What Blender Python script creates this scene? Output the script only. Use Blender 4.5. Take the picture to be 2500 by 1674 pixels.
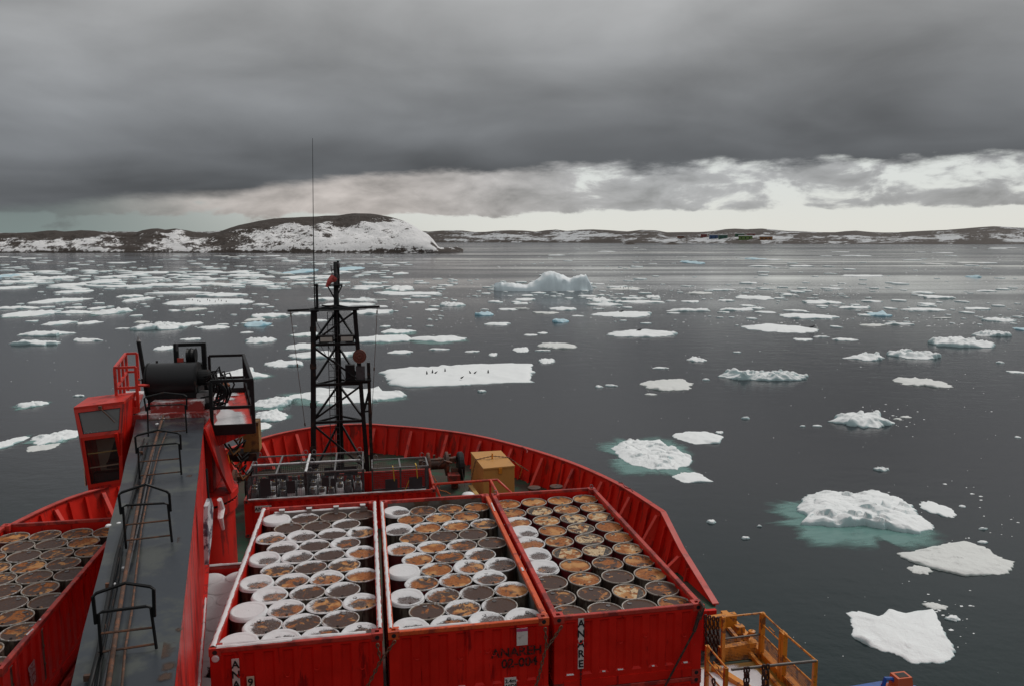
import bpy, math, random
import numpy as np
from mathutils import Vector, Matrix
for o in list(bpy.data.objects): bpy.data.objects.remove(o)
scn = bpy.context.scene
COL = scn.collection
R = math.radians
PI = math.pi
SEA = -13.0                      # metres; z = 0 is the rim of the upper deck containers
# ------------------------------------------------------------------ camera
CAM = np.array([-0.202, -11.063, 5.729]); FPX = 1916.36; W0, H0 = 2500.0, 1674.0
YAW, PITCH, ROLL = 0.185115, 0.130745, -0.0027944
def basis():
    cy, sy, cp, sp = math.cos(YAW), math.sin(YAW), math.cos(PITCH), math.sin(PITCH)
    f = np.array([sy*cp, cy*cp, -sp]); r = np.array([cy, -sy, 0.0]); u = np.cross(r, f)
    c, s = math.cos(ROLL), math.sin(ROLL)
    return r*c+u*s, u*c-r*s, f
CR, CU, CF = basis()
cam = bpy.data.cameras.new('camera'); camo = bpy.data.objects.new('camera', cam); COL.objects.link(camo)
cam.sensor_width = 36; cam.lens = FPX/W0*36; cam.clip_start = 0.1; cam.clip_end = 30000
camo.matrix_world = Matrix(((CR[0], CU[0], -CF[0], CAM[0]), (CR[1], CU[1], -CF[1], CAM[1]), (CR[2], CU[2], -CF[2], CAM[2]), (0, 0, 0, 1)))
scn.camera = camo
scn.render.resolution_x = 1024; scn.render.resolution_y = 685
scn.view_settings.view_transform = 'Standard'; scn.view_settings.look = 'None'
scn.view_settings.exposure = 0; scn.view_settings.gamma = 1; scn.view_settings.use_curve_mapping = False
scn.render.engine = 'CYCLES'
# where a sight line of the survey photo meets a horizontal / lateral plane of the ship
def ray(x, y): return CF+(x-W0/2)/FPX*CR-(y-H0/2)/FPX*CU
def PZ(x, y, z): d = ray(x, y); t = (z-CAM[2])/d[2]; return Vector(CAM+t*d)
def PY(x, y, Y): d = ray(x, y); t = (Y-CAM[1])/d[1]; return Vector(CAM+t*d)
def PX(x, y, X): d = ray(x, y); t = (X-CAM[0])/d[0]; return Vector(CAM+t*d)

# ------------------------------------------------------------------ node helper
class NT:
    def __init__(s, nt): s.nt = nt; s.n = nt.nodes; s.l = nt.links
    def new(s, t, **k):
        n = s.n.new(t)
        for a, v in k.items(): setattr(n, a, v)
        return n
    def put(s, sock, v):
        if hasattr(v, 'is_output'): s.l.new(v, sock)
        elif v is not None: sock.default_value = v
    def m(s, op, a, b=None, c=None, clamp=False):
        n = s.new('ShaderNodeMath', operation=op, use_clamp=clamp)
        s.put(n.inputs[0], a); s.put(n.inputs[1], b); s.put(n.inputs[2], c); return n.outputs[0]
    def vm(s, op, a, b=None):
        n = s.new('ShaderNodeVectorMath', operation=op); s.put(n.inputs[0], a)
        if op == 'SCALE': s.put(n.inputs[3], b)
        else: s.put(n.inputs[1], b)
        return n.outputs[1] if op in ('LENGTH', 'DOT_PRODUCT') else n.outputs[0]
    def xyz(s, v): n = s.new('ShaderNodeSeparateXYZ'); s.l.new(v, n.inputs[0]); return n.outputs
    def comb(s, x, y, z):
        n = s.new('ShaderNodeCombineXYZ')
        for i, q in enumerate((x, y, z)): s.put(n.inputs[i], q)
        return n.outputs[0]
    def ss(s, v, a, b, o0=0.0, o1=1.0, kind='SMOOTHSTEP'):
        n = s.new('ShaderNodeMapRange', interpolation_type=kind); n.clamp = True
        s.put(n.inputs[0], v); s.put(n.inputs[1], a); s.put(n.inputs[2], b); s.put(n.inputs[3], o0); s.put(n.inputs[4], o1); return n.outputs[0]
    def noise(s, v, scale, detail=4, rough=.55, dist=0.0):
        n = s.new('ShaderNodeTexNoise'); s.put(n.inputs['Vector'], v); n.inputs['Scale'].default_value = scale
        n.inputs['Detail'].default_value = detail; n.inputs['Roughness'].default_value = rough; n.inputs['Distortion'].default_value = dist
        return n.outputs['Fac']
    def mix(s, f, a, b):
        n = s.new('ShaderNodeMix', data_type='RGBA'); s.put(n.inputs[0], f)
        for i, q in ((6, a), (7, b)):
            if hasattr(q, 'is_output'): s.l.new(q, n.inputs[i])
            else: n.inputs[i].default_value = (*q, 1) if len(q) == 3 else q
        return n.outputs[2]
    def ramp(s, v, pts):
        n = s.new('ShaderNodeValToRGB'); s.put(n.inputs[0], v); e = n.color_ramp.elements
        while len(e) > 1: e.remove(e[-1])
        for i, (p, c) in enumerate(pts):
            q = e[0] if i == 0 else e.new(p)
            q.position = p; q.color = (*c, 1) if not isinstance(c, (int, float)) else (c, c, c, 1)
        return n.outputs[0]

# ------------------------------------------------------------------ overcast sky
world = bpy.data.worlds.new('World'); scn.world = world; world.use_nodes = True
wn = NT(world.node_tree); wn.n.clear()
SUN_EL, SUN_AZ = R(48), R(58)          # azimuth from the bow towards starboard
g = wn.new('ShaderNodeTexCoord').outputs['Generated']; gx, gy, gz = wn.xyz(g)
hl = wn.m('SQRT', wn.m('ADD', wn.m('MULTIPLY', gx, gx), wn.m('MULTIPLY', gy, gy)))
hx, hy = wn.m('DIVIDE', gx, hl), wn.m('DIVIDE', gy, hl)
el = wn.m('ARCSINE', gz)
u = wn.m('ADD', wn.m('MULTIPLY', hx, math.sin(.9)), wn.m('MULTIPLY', hy, math.cos(.9)))
e0 = wn.ss(u, .22, .80, .032, .086)
hv = wn.comb(hx, hy, wn.m('MULTIPLY', gz, 3.5))
n_edge = wn.noise(hv, 4.2, 6, .6)
n_edge2 = wn.noise(hv, 16.0, 5, .6)
elev = wn.m('ADD', wn.m('ADD', el, wn.m('MULTIPLY', wn.m('SUBTRACT', n_edge, .5), .034)), wn.m('MULTIPLY', wn.m('SUBTRACT', n_edge2, .5), wn.ss(u, .45, .95, .012, .042)))
above = wn.m('SUBTRACT', elev, e0)
deck_mask = wn.ss(above, -.006, .009)
iz = wn.m('DIVIDE', 1.0, wn.m('ADD', wn.m('MAXIMUM', gz, 0.0), .16))
pv = wn.comb(wn.m('MULTIPLY', gx, iz), wn.m('MULTIPLY', wn.m('MULTIPLY', gy, iz), 1.0), 0.0)
nb1 = wn.noise(wn.vm('ADD', pv, (3.1, 7.3, 0)), .85, 3, .45, .5)
nb2 = wn.noise(wn.comb(hx, hy, wn.m('MULTIPLY', gz, 2.6)), 4.6, 6, .52, .3)
base = wn.ramp(wn.m('SUBTRACT', el, e0), [(0.0, .112), (.03, .145), (.08, .215), (.15, .285), (.23, .345), (.33, .375), (.60, .42), (1.0, .46)])
var = wn.m('ADD', wn.m('ADD', 1.0, wn.m('MULTIPLY', wn.m('SUBTRACT', nb1, .5), 1.45)), wn.m('MULTIPLY', wn.m('SUBTRACT', nb2, .5), .80))
dk = wn.vm('SCALE', base, wn.m('MAXIMUM', var, .45))
dk = wn.vm('MULTIPLY', dk, wn.mix(wn.ss(el, .05, .30), (.94, 1.0, 1.07), (.985, 1.0, 1.01)))
# the bright strip under the cloud deck
puff_n = wn.noise(wn.comb(hx, hy, wn.m('MULTIPLY', gz, 2.6)), 13.0, 7, .58, .25)
puff_big = wn.noise(wn.comb(hx, hy, wn.m('MULTIPLY', gz, 2.0)), 5.5, 3, .5)
cov = wn.m('ADD', wn.ss(u, .62, 1.0, .28, .045), wn.m('MULTIPLY', wn.m('SUBTRACT', puff_big, .5), .30))
relh = wn.m('SUBTRACT', el, .034)
lowfade = wn.ss(relh, -.012, .008, -.40, 0.0)
puff = wn.ss(wn.m('ADD', wn.m('ADD', puff_n, cov), lowfade), .47, .60)
glow = wn.mix(wn.ss(u, .28, .80), (.20, .25, .245), (.75, .75, .70))
glow = wn.mix(wn.ss(el, .0, .075), glow, wn.mix(wn.ss(u, .3, .62), (.15, .18, .185), (.72, .745, .72)))
pcol = wn.mix(wn.ss(u, .60, .88), (.42, .385, .365), (.36, .365, .37))
pcol = wn.vm('SCALE', pcol, wn.ss(puff_n, .35, .72, 1.45, .72, 'LINEAR'))
pcol = wn.mix(wn.ss(u, .3, .55), (.15, .18, .18), pcol)
gap = wn.mix(puff, glow, pcol)
skyc = wn.mix(deck_mask, gap, dk)
skyc = wn.mix(wn.ss(gz, -.03, -.005), (.10, .11, .115), skyc)
nish = wn.new('ShaderNodeTexSky', sky_type='NISHITA'); nish.sun_disc = False
nish.sun_elevation = SUN_EL; nish.sun_rotation = SUN_AZ
b1 = wn.new('ShaderNodeBackground'); wn.l.new(nish.outputs[0], b1.inputs[0]); b1.inputs[1].default_value = .06
b2 = wn.new('ShaderNodeBackground'); wn.l.new(skyc, b2.inputs[0]); b2.inputs[1].default_value = 1.0
mx = wn.new('ShaderNodeMixShader'); wn.put(mx.inputs[0], wn.m('ADD', .93, wn.m('MULTIPLY', deck_mask, .07)))
wn.l.new(b1.outputs[0], mx.inputs[1]); wn.l.new(b2.outputs[0], mx.inputs[2])
wo = wn.new('ShaderNodeOutputWorld'); wn.l.new(mx.outputs[0], wo.inputs[0])
sun = bpy.data.lights.new('sun', 'SUN'); sun.energy = 1.5; sun.angle = R(22); sun.color = (1, .975, .94)
so = bpy.data.objects.new('sun', sun); COL.objects.link(so)
sd = Vector((math.sin(SUN_AZ)*math.cos(SUN_EL), math.cos(SUN_AZ)*math.cos(SUN_EL), math.sin(SUN_EL)))
so.rotation_euler = sd.to_track_quat('Z', 'Y').to_euler()

# ------------------------------------------------------------------ materials
MATS = {}
def mat(name, col, rough=.6, var=.15, vscale=3.0, dirt=None, dirt_amt=0.0, dscale=2.5, metal=0.0, bump=0.0, bscale=40,
        streak=False, spec=.5, coat=0.0, spk=None, spk_amt=0.0):
    """painted / bare surface: base colour varied by noise, dirt or rust patches, optional downward streaks"""
    if name in MATS: return MATS[name]
    m = bpy.data.materials.new(name); m.use_nodes = True; t = NT(m.node_tree); b = t.n['Principled BSDF']
    tc = t.new('ShaderNodeTexCoord').outputs['Object']; oi = t.new('ShaderNodeObjectInfo').outputs['Random']
    v = t.vm('ADD', tc, t.comb(t.m('MULTIPLY', oi, 37.0), t.m('MULTIPLY', oi, 91.0), 0.0))
    n1 = t.noise(v, vscale, 4, .6)
    c = t.vm('SCALE', t.mix(0.0, col, col), t.ss(n1, .25, .75, 1-var, 1+var, 'LINEAR'))
    if dirt is not None:
        dv = v
        if streak:
            x, y, z = t.xyz(v); dv = t.comb(t.m('MULTIPLY', x, 3.0), t.m('MULTIPLY', y, 3.0), t.m('MULTIPLY', z, .5))
        n2 = t.noise(dv, dscale, 7, .65)
        c = t.mix(t.ss(n2, .62-dirt_amt*.35, .70-dirt_amt*.30), c, dirt)
    if spk is not None:
        n3 = t.noise(v, vscale*9, 3, .7); c = t.mix(t.ss(n3, .70-spk_amt*.2, .74-spk_amt*.2), c, spk)
    t.l.new(c, b.inputs['Base Color'])
    t.put(b.inputs['Roughness'], t.ss(n1, .3, .7, max(rough-.1, .05), min(rough+.12, 1), 'LINEAR'))
    b.inputs['Metallic'].default_value = metal; b.inputs['Specular IOR Level'].default_value = spec
    if coat: b.inputs['Coat Weight'].default_value = coat
    if bump:
        bn = t.new('ShaderNodeBump'); bn.inputs['Strength'].default_value = bump; bn.inputs['Distance'].default_value = .02
        t.l.new(t.noise(v, bscale, 4, .6), bn.inputs['Height']); t.l.new(bn.outputs[0], b.inputs['Normal'])
    MATS[name] = m; return m
RUST = (.16, .055, .02); DRUST = (.055, .025, .015)
RED = mat('container_red', (.58, .011, .005), .5, .18, 2.0, (.26, .003, .003), .12, 1.5, spec=.22, streak=True, spk=(.32, .08, .05), spk_amt=0, bump=.25, bscale=2.2)
REDR = mat('rail_red', (.46, .035, .022), .5, .22, 4.0, (.22, .015, .012), .4, 3, spk=(.10, .03, .02), spk_amt=.35, bump=.2)
ORNG = mat('rail_orange', (.62, .085, .018), .5, .18, 4.0, (.28, .03, .015), .25, 3, spk=(.12, .03, .015), spk_amt=.35, bump=.2)
SHIPR = mat('ship_red', (.62, .015, .006), .5, .16, .9, (.26, .014, .008), .25, .8, spec=.22, streak=True, bump=.1, bscale=3, spk=(.50, .20, .10), spk_amt=-.42)
CAPR = mat('cap_red', (.50, .045, .03), .5, .12, 1.5, (.34, .03, .02), .3, 2)
FRMR = mat('bracket_red', (.66, .040, .022), .5, .12, 1.5, (.34, .02, .014), .3, 2)
CRANER = mat('crane_red', (.56, .013, .006), .42, .12, 1.0, (.22, .01, .008), .3, 1.2, streak=True)
CRANEB = mat('crane_bright_red', (.60, .030, .016), .42, .10, 2.0, (.35, .02, .012), .25, 2)
BOOMG = mat('boom_grey', (.026, .032, .040), .36, .28, .7, (.060, .066, .060), .36, .8, spk=(.055, .04, .028), spk_amt=.0, bump=.12, bscale=2.5)
BLK = mat('black_steel', (.0055, .0055, .006), .5, .3, 3, (.03, .014, .010), .14, 3, spec=.3)
BLKR = mat('rusty_black_steel', (.010, .009, .009), .6, .3, 5, (.05, .022, .013), .4, 5, spec=.3)
RUSTM = mat('rusted_pipe', (.075, .038, .024), .75, .35, 6, (.15, .06, .03), .4, 8, bump=.3)
DRUMM = mat('winch_drum_paint', (.010, .010, .0115), .45, .15, 2, spec=.4)
YEL = mat('yellow_paint', (.60, .22, .016), .45, .12, 3, (.20, .07, .02), .30, 5, spk=(.16, .10, .06), spk_amt=.15)
YELB = mat('ochre_box_paint', (.50, .235, .055), .5, .07, 1.5, (.42, .20, .05), .15, 2)
GALV = mat('galvanised_steel', (.22, .21, .21), .42, .2, 8, (.12, .10, .09), .2, 5, metal=.5)
GALD = mat('dark_galvanised', (.075, .073, .078), .5, .25, 8, (.04, .03, .03), .3, 5, metal=.3)
PLATE = mat('grey_sign_plate', (.035, .033, .038), .45, .12, 4)
GREEN = mat('green_deck_paint', (.012, .048, .022), .75, .35, 1.2, (.035, .028, .016), .60, 1.0, spk=(.10, .05, .025), spk_amt=.2)
HATCH = mat('hatch_cover', (.09, .03, .02), .7, .3, 1.0, (.04, .03, .02), .4, 1.5)
LININ = mat('container_lining', (.14, .125, .11), .65, .25, 14, (.10, .05, .025), .35, 2.0, bump=.5, bscale=60)
LINR = mat('container_lining_ribbed', (.16, .165, .16), .6, .2, 6, (.08, .06, .04), .3, 2)
WHITE = mat('white_label', (.62, .58, .56), .6, .08, 8, (.35, .30, .28), .15, 12)
CREAML = mat('cream_label', (.60, .50, .38), .6, .08, 8)
BLACKP = mat('black_lettering', (.010, .010, .012), .5, .1)
FADED = mat('faded_lettering', (.022, .006, .006), .5, .3, 12, (.30, .004, .004), .30, 20)
PINK = mat('magenta_print', (.45, .05, .16), .5, .1)
RIMM = None
LINK = mat('rusty_chain', (.10, .05, .032), .6, .3, 12, (.16, .07, .03), .4, 20)
LINKD = mat('dark_chain', (.030, .014, .011), .55, .3, 10, (.09, .035, .02), .35, 15)
ROPE = mat('yellow_strap', (.48, .30, .03), .7, .15, 8)
ORS = mat('orange_rope', (.50, .16, .03), .7, .15, 8)
ANCH = mat('rusty_machinery', (.055, .026, .017), .65, .35, 3, (.14, .045, .02), .4, 4, bump=.3)
RUBB = mat('rubber_hose', (.006, .006, .0065), .45, .2, spec=.3)
CREAM = mat('cab_lining', (.62, .54, .42), .8, .1)
SEATM = mat('seat_black', (.010, .009, .010), .6, .1)
BLUE = mat('blue_paint', (.010, .075, .30), .4, .12, 1.5, (.008, .05, .2), .2, 1.5)
ORB = mat('orange_bracket', (.52, .09, .02), .5, .12, 3)
LENS = mat('lamp_lens', (.45, .44, .40), .2, .1)
HORN = mat('horn_rust', (.16, .05, .035), .5, .2, 6)
WSOCK = mat('windsock_red', (.62, .12, .11), .8, .15, 8, (.35, .05, .04), .3, 6)
CYLG = mat('gas_cylinder_grey', (.085, .082, .088), .5, .3, 6, (.12, .11, .11), .2, 6)
PENG = mat('penguin_black', (.012, .012, .016), .6, .1)
PENW = mat('penguin_white', (.62, .60, .58), .7, .1)

def snow_mat():
    m = bpy.data.materials.new('snow'); m.use_nodes = True; t = NT(m.node_tree); b = t.n['Principled BSDF']
    tc = t.new('ShaderNodeTexCoord').outputs['Object']
    n1 = t.noise(tc, 5.0, 4, .6); n2 = t.noise(tc, 90.0, 3, .7)
    c = t.mix(n1, (.58, .57, .575), (.73, .72, .725)); t.l.new(c, b.inputs['Base Color']); b.inputs['Roughness'].default_value = .85
    b.inputs['Specular IOR Level'].default_value = .25
    a = t.new('ShaderNodeAttribute', attribute_name='cover').outputs['Fac']
    t.l.new(t.ss(t.m('ADD', a, t.m('MULTIPLY', t.m('SUBTRACT', n2, .5), 2.0)), .22, .40), b.inputs['Alpha'])
    bn = t.new('ShaderNodeBump'); bn.inputs['Strength'].default_value = .35; bn.inputs['Distance'].default_value = .012
    t.l.new(t.m('ADD', n2, t.m('MULTIPLY', n1, 2.0)), bn.inputs['Height']); t.l.new(bn.outputs[0], b.inputs['Normal'])
    return m
SNOW = snow_mat()
def lid_mat():
    """drum lid: object colour r = orange rust share, g = cream paint share, b = frost"""
    m = bpy.data.materials.new('drum_lid_paint'); m.use_nodes = True; t = NT(m.node_tree); b = t.n['Principled BSDF']
    tc = t.new('ShaderNodeTexCoord').outputs['Object']; oi = t.new('ShaderNodeObjectInfo')
    rnd = oi.outputs['Random']; cs = t.new('ShaderNodeSeparateColor'); t.l.new(oi.outputs['Color'], cs.inputs[0])
    v = t.vm('ADD', tc, t.comb(t.m('MULTIPLY', rnd, 47.0), t.m('MULTIPLY', rnd, 83.0), t.m('MULTIPLY', rnd, 11.0)))
    nA = t.noise(v, 5.0, 8, .68, .8); nB = t.noise(v, 6.5, 8, .68, .5); nC = t.noise(v, 26.0, 4, .65); nD = t.noise(v, 2.6, 3, .5)
    dark = t.mix(nC, (.040, .019, .013), (.088, .046, .033))
    dark = t.mix(t.ss(nB, .60, .72), dark, (.10, .035, .016))
    orange = t.mix(t.ss(nC, .35, .7), (.35, .115, .024), (.19, .055, .013))
    orange = t.mix(t.ss(nD, .48, .62), orange, (.48, .23, .08))
    fo = t.ss(t.m('ADD', nA, t.m('MULTIPLY', cs.outputs[0], .34)), .69, .735)
    c = t.mix(fo, dark, orange)
    cream = t.mix(t.ss(nC, .4, .75), (.58, .44, .27), (.34, .19, .08))
    fc = t.ss(t.m('ADD', nB, t.m('MULTIPLY', cs.outputs[1], .24)), .70, .735)
    c = t.mix(fc, c, cream)
    # rusty ring inside the rim
    x, y, z = t.xyz(tc); rr = t.m('SQRT', t.m('ADD', t.m('MULTIPLY', x, x), t.m('MULTIPLY', y, y)))
    c = t.mix(t.m('MULTIPLY', t.ss(rr, .235, .265), t.ss(nB, .40, .55)), c, (.12, .05, .022))
    frost = t.ss(t.m('ADD', t.noise(v, 120.0, 2, .7), t.m('MULTIPLY', cs.outputs[2], .22)), .78, .84)
    c = t.mix(frost, c, (.6, .59, .6))
    t.l.new(c, b.inputs['Base Color'])
    b.inputs['Specular IOR Level'].default_value = .3; t.put(b.inputs['Roughness'], t.m('ADD', t.ss(nC, .3, .7, .36, .60), t.m('MULTIPLY', fo, .2)))
    bn = t.new('ShaderNodeBump'); bn.inputs['Strength'].default_value = .25; bn.inputs['Distance'].default_value = .008
    t.l.new(t.m('ADD', nC, nA), bn.inputs['Height']); t.l.new(bn.outputs[0], b.inputs['Normal'])
    return m
LID = lid_mat()
def rim_mat():
    m = bpy.data.materials.new('drum_rim_paint'); m.use_nodes = True; t = NT(m.node_tree); b = t.n['Principled BSDF']
    tc = t.new('ShaderNodeTexCoord').outputs['Object']; oi = t.new('ShaderNodeObjectInfo')
    cs = t.new('ShaderNodeSeparateColor'); t.l.new(oi.outputs['Color'], cs.inputs[0])
    v = t.vm('ADD', tc, t.comb(t.m('MULTIPLY', oi.outputs['Random'], 47.0), 0.0, 0.0))
    n = t.noise(v, 9, 5, .6)
    c = t.mix(t.ss(n, .50, .70), (.36, .32, .275), (.11, .065, .040))
    sn = t.ss(t.m('ADD', t.noise(v, 22, 3, .6), t.m('MULTIPLY', cs.outputs[2], .62)), .60, .70)
    c = t.mix(sn, c, (.62, .61, .61)); t.l.new(c, b.inputs['Base Color']); b.inputs['Roughness'].default_value = .5
    return m
RIMM = rim_mat()
DBODY = mat('drum_body_brown', (.115, .092, .070), .55, .30, 5, (.035, .018, .012), .55, 3.2, streak=True, bump=.2)
DBODR = mat('drum_body_red', (.11, .008, .010), .42, .2, 3, (.05, .008, .008), .3, 4)

# ------------------------------------------------------------------ mesh builder
ORI = {}
class MB:
    def __init__(s): s.v = []; s.f = []
    def add(s, vs, fs):
        k = len(s.v); s.v += [tuple(p) for p in vs]; s.f += [tuple(i+k for i in f) for f in fs]; return s
    def hexa(s, p):       # p: 4 bottom (ccw) + 4 top
        return s.add(p, [(3, 2, 1, 0), (4, 5, 6, 7), (0, 1, 5, 4), (1, 2, 6, 5), (2, 3, 7, 6), (3, 0, 4, 7)])
    def box(s, x0, x1, y0, y1, z0, z1):
        return s.hexa([(x0, y0, z0), (x1, y0, z0), (x1, y1, z0), (x0, y1, z0), (x0, y0, z1), (x1, y0, z1), (x1, y1, z1), (x0, y1, z1)])
    def obox(s, c, ax, ay, az, hx, hy, hz):
        c, ax, ay, az = map(Vector, (c, ax, ay, az)); P = []
        for k in (-1, 1):
            for i, j in ((-1, -1), (1, -1), (1, 1), (-1, 1)): P.append(c+ax*(i*hx)+ay*(j*hy)+az*(k*hz))
        return s.hexa(P)
    def bar(s, p, q, w, h=None, up=(0, 0, 1)):
        p, q = Vector(p), Vector(q); d = q-p; L = d.length; d.normalize(); up = Vector(up)
        if abs(d.dot(up)) > .98: up = Vector((0, 1, 0))
        r = d.cross(up).normalized(); uu = r.cross(d); h = h or w
        return s.obox((p+q)/2, d, r, uu, L/2, w/2, h/2)
    def tube(s, pts, r, n=8, closed=False, caps=True):
        pts = [Vector(p) for p in pts]; N = len(pts); rs = r if isinstance(r, (list, tuple)) else [r]*N
        k0 = len(s.v); ref = None
        for i in range(N):
            if closed: d = pts[(i+1) % N]-pts[i-1]
            else: d = pts[min(i+1, N-1)]-pts[max(i-1, 0)]
            d.normalize()
            if ref is None: ref = Vector((0, 0, 1)) if abs(d.z) < .9 else Vector((1, 0, 0))
            a = d.cross(ref); a.normalize(); b = a.cross(d); ref = b if b.length > .1 else ref
            for j in range(n):
                t = 2*PI*j/n; s.v.append(tuple(pts[i]+(a*math.cos(t)+b*math.sin(t))*rs[i]))
        M = N if closed else N-1
        for i in range(M):
            for j in range(n):
                A = k0+i*n; B = k0+((i+1) % N)*n; s.f.append((A+j, A+(j+1) % n, B+(j+1) % n, B+j))
        if not closed and caps:
            s.f.append(tuple(k0+j for j in reversed(range(n)))); s.f.append(tuple(k0+(N-1)*n+j for j in range(n)))
        return s
    def lathe(s, prof, n=24, c=(0, 0, 0), cap0=False, cap1=False, axis='z'):
        k0 = len(s.v)
        for (r, z) in prof:
            for j in range(n):
                t = 2*PI*j/n; a, b = r*math.cos(t), r*math.sin(t)
                p = (a, b, z) if axis == 'z' else ((z, a, b) if axis == 'x' else (b, z, a))
                s.v.append((c[0]+p[0], c[1]+p[1], c[2]+p[2]))
        for i in range(len(prof)-1):
            for j in range(n): A = k0+i*n; s.f.append((A+j, A+(j+1) % n, A+n+(j+1) % n, A+n+j))
        if cap0: s.f.append(tuple(k0+j for j in reversed(range(n))))
        if cap1: s.f.append(tuple(k0+(len(prof)-1)*n+j for j in range(n)))
        return s
    def prism(s, poly, off):
        n = len(poly); off = Vector(off); a = [Vector(p) for p in poly]
        return s.add(a+[p+off for p in a], [tuple(reversed(range(n))), tuple(range(n, 2*n))]+[(i, (i+1) % n, n+(i+1) % n, n+i) for i in range(n)])
    def build(s, name, m, parent=None, origin=None, smooth=False):
        o_ = ORI[parent.name] if parent else Vector(origin if origin is not None else (0, 0, 0))
        me = bpy.data.meshes.new(name); me.from_pydata([(x-o_.x, y-o_.y, z-o_.z) for x, y, z in s.v], [], s.f); me.update()
        if m: me.materials.append(m)
        if smooth: me.polygons.foreach_set('use_smooth', [True]*len(me.polygons))
        o = bpy.data.objects.new(name, me); COL.objects.link(o)
        if parent: o.parent = parent
        else: o.location = o_
        ORI[o.name] = o_.copy(); return o
def tag(o, label=None, cat=None, group=None, kind=None):
    for k, v in (('label', label), ('category', cat), ('group', group), ('kind', kind)):
        if v: o[k] = v
    return o
def thing(name, label, cat, loc, group=None):
    o = bpy.data.objects.new(name, None); COL.objects.link(o); o.location = loc; o.empty_display_size = .1
    ORI[o.name] = Vector(loc); return tag(o, label, cat, group)
def sm(o, ang=40):
    me = o.data; me.polygons.foreach_set('use_smooth', [True]*len(me.polygons))
    me.set_sharp_from_angle(angle=R(ang)) if hasattr(me, 'set_sharp_from_angle') else None
    return o
def bevel(o, w=.01, seg=1):
    b = o.modifiers.new('bevel', 'BEVEL'); b.width = w; b.segments = seg; b.limit_method = 'ANGLE'; return o
def text_part(txt, size, mtx, m, parent, name='lettering', align='CENTER', space=1.0, vertical=False):
    cu = bpy.data.curves.new(name, 'FONT'); cu.body = txt; cu.size = size; cu.align_x = align; cu.align_y = 'CENTER'
    cu.offset = size*.02; cu.space_line = space; cu.extrude = .002
    if vertical: cu.space_character = 1
    t = bpy.data.objects.new('tmp', cu); COL.objects.link(t); bpy.context.view_layer.update()
    me = bpy.data.meshes.new_from_object(t.evaluated_get(bpy.context.evaluated_depsgraph_get()))
    bpy.data.objects.remove(t); bpy.data.curves.remove(cu)
    loc = ORI[parent.name]; me.transform(Matrix.Translation(-loc) @ mtx); me.materials.clear(); me.materials.append(m)
    o = bpy.data.objects.new(name, me); COL.objects.link(o); o.parent = parent; ORI[o.name] = loc.copy(); return o
ORD = ['zeroth', 'first', 'second', 'third', 'fourth', 'fifth', 'sixth', 'seventh', 'eighth', 'ninth', 'tenth', 'eleventh', 'twelfth']

# value noise for geometry
def vnoise(x, y, seed=0):
    x = np.asarray(x, float); y = np.asarray(y, float); xi = np.floor(x).astype(np.int64); yi = np.floor(y).astype(np.int64)
    fx = x-xi; fy = y-yi; fx = fx*fx*(3-2*fx); fy = fy*fy*(3-2*fy)
    def h(a, b):
        n = (a*374761393+b*668265263+seed*974634777) & 0xffffffff; n = ((n ^ (n >> 13))*1274126177) & 0xffffffff
        return ((n ^ (n >> 16)) & 0xffff)/65535.0
    return (h(xi, yi)*(1-fx)+h(xi+1, yi)*fx)*(1-fy)+(h(xi, yi+1)*(1-fx)+h(xi+1, yi+1)*fx)*fy
def fbm(x, y, seed=0, o=4, g=.5):
    a = 1; s = 0; t = 0
    for k in range(o): s = s+a*vnoise(np.asarray(x)*2**k, np.asarray(y)*2**k, seed+k*17); t += a; a *= g
    return s/t
def grid_faces(nr, nc, wrap=False):
    i, j = np.meshgrid(np.arange(nr-1), np.arange(nc if wrap else nc-1), indexing='ij')
    a = i*nc+j; b = i*nc+(j+1) % nc
    return np.stack([a, b, b+nc, a+nc], -1).reshape(-1, 4)
def np_mesh(name, V, F, m, parent=None, origin=(0, 0, 0), attr=None, smooth=True):
    V = np.asarray(V, np.float32); F = np.asarray(F, np.int32); me = bpy.data.meshes.new(name)
    me.vertices.add(len(V)); me.vertices.foreach_set('co', V.ravel()); n = F.shape[1]
    me.loops.add(F.size); me.loops.foreach_set('vertex_index', F.ravel()); me.polygons.add(len(F))
    me.polygons.foreach_set('loop_start', np.arange(len(F), dtype=np.int32)*n)
    me.update(calc_edges=True)
    if smooth: me.polygons.foreach_set('use_smooth', [True]*len(F))
    for k, v in (attr or {}).items():
        a = me.attributes.new(k, 'FLOAT', 'POINT'); a.data.foreach_set('value', np.asarray(v, np.float32).ravel())
    me.materials.append(m)
    o = bpy.data.objects.new(name, me); COL.objects.link(o); o.location = origin
    if parent: o.parent = parent; o.location = (0, 0, 0)
    ORI[o.name] = Vector(origin) if not parent else ORI[parent.name].copy(); return o

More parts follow.
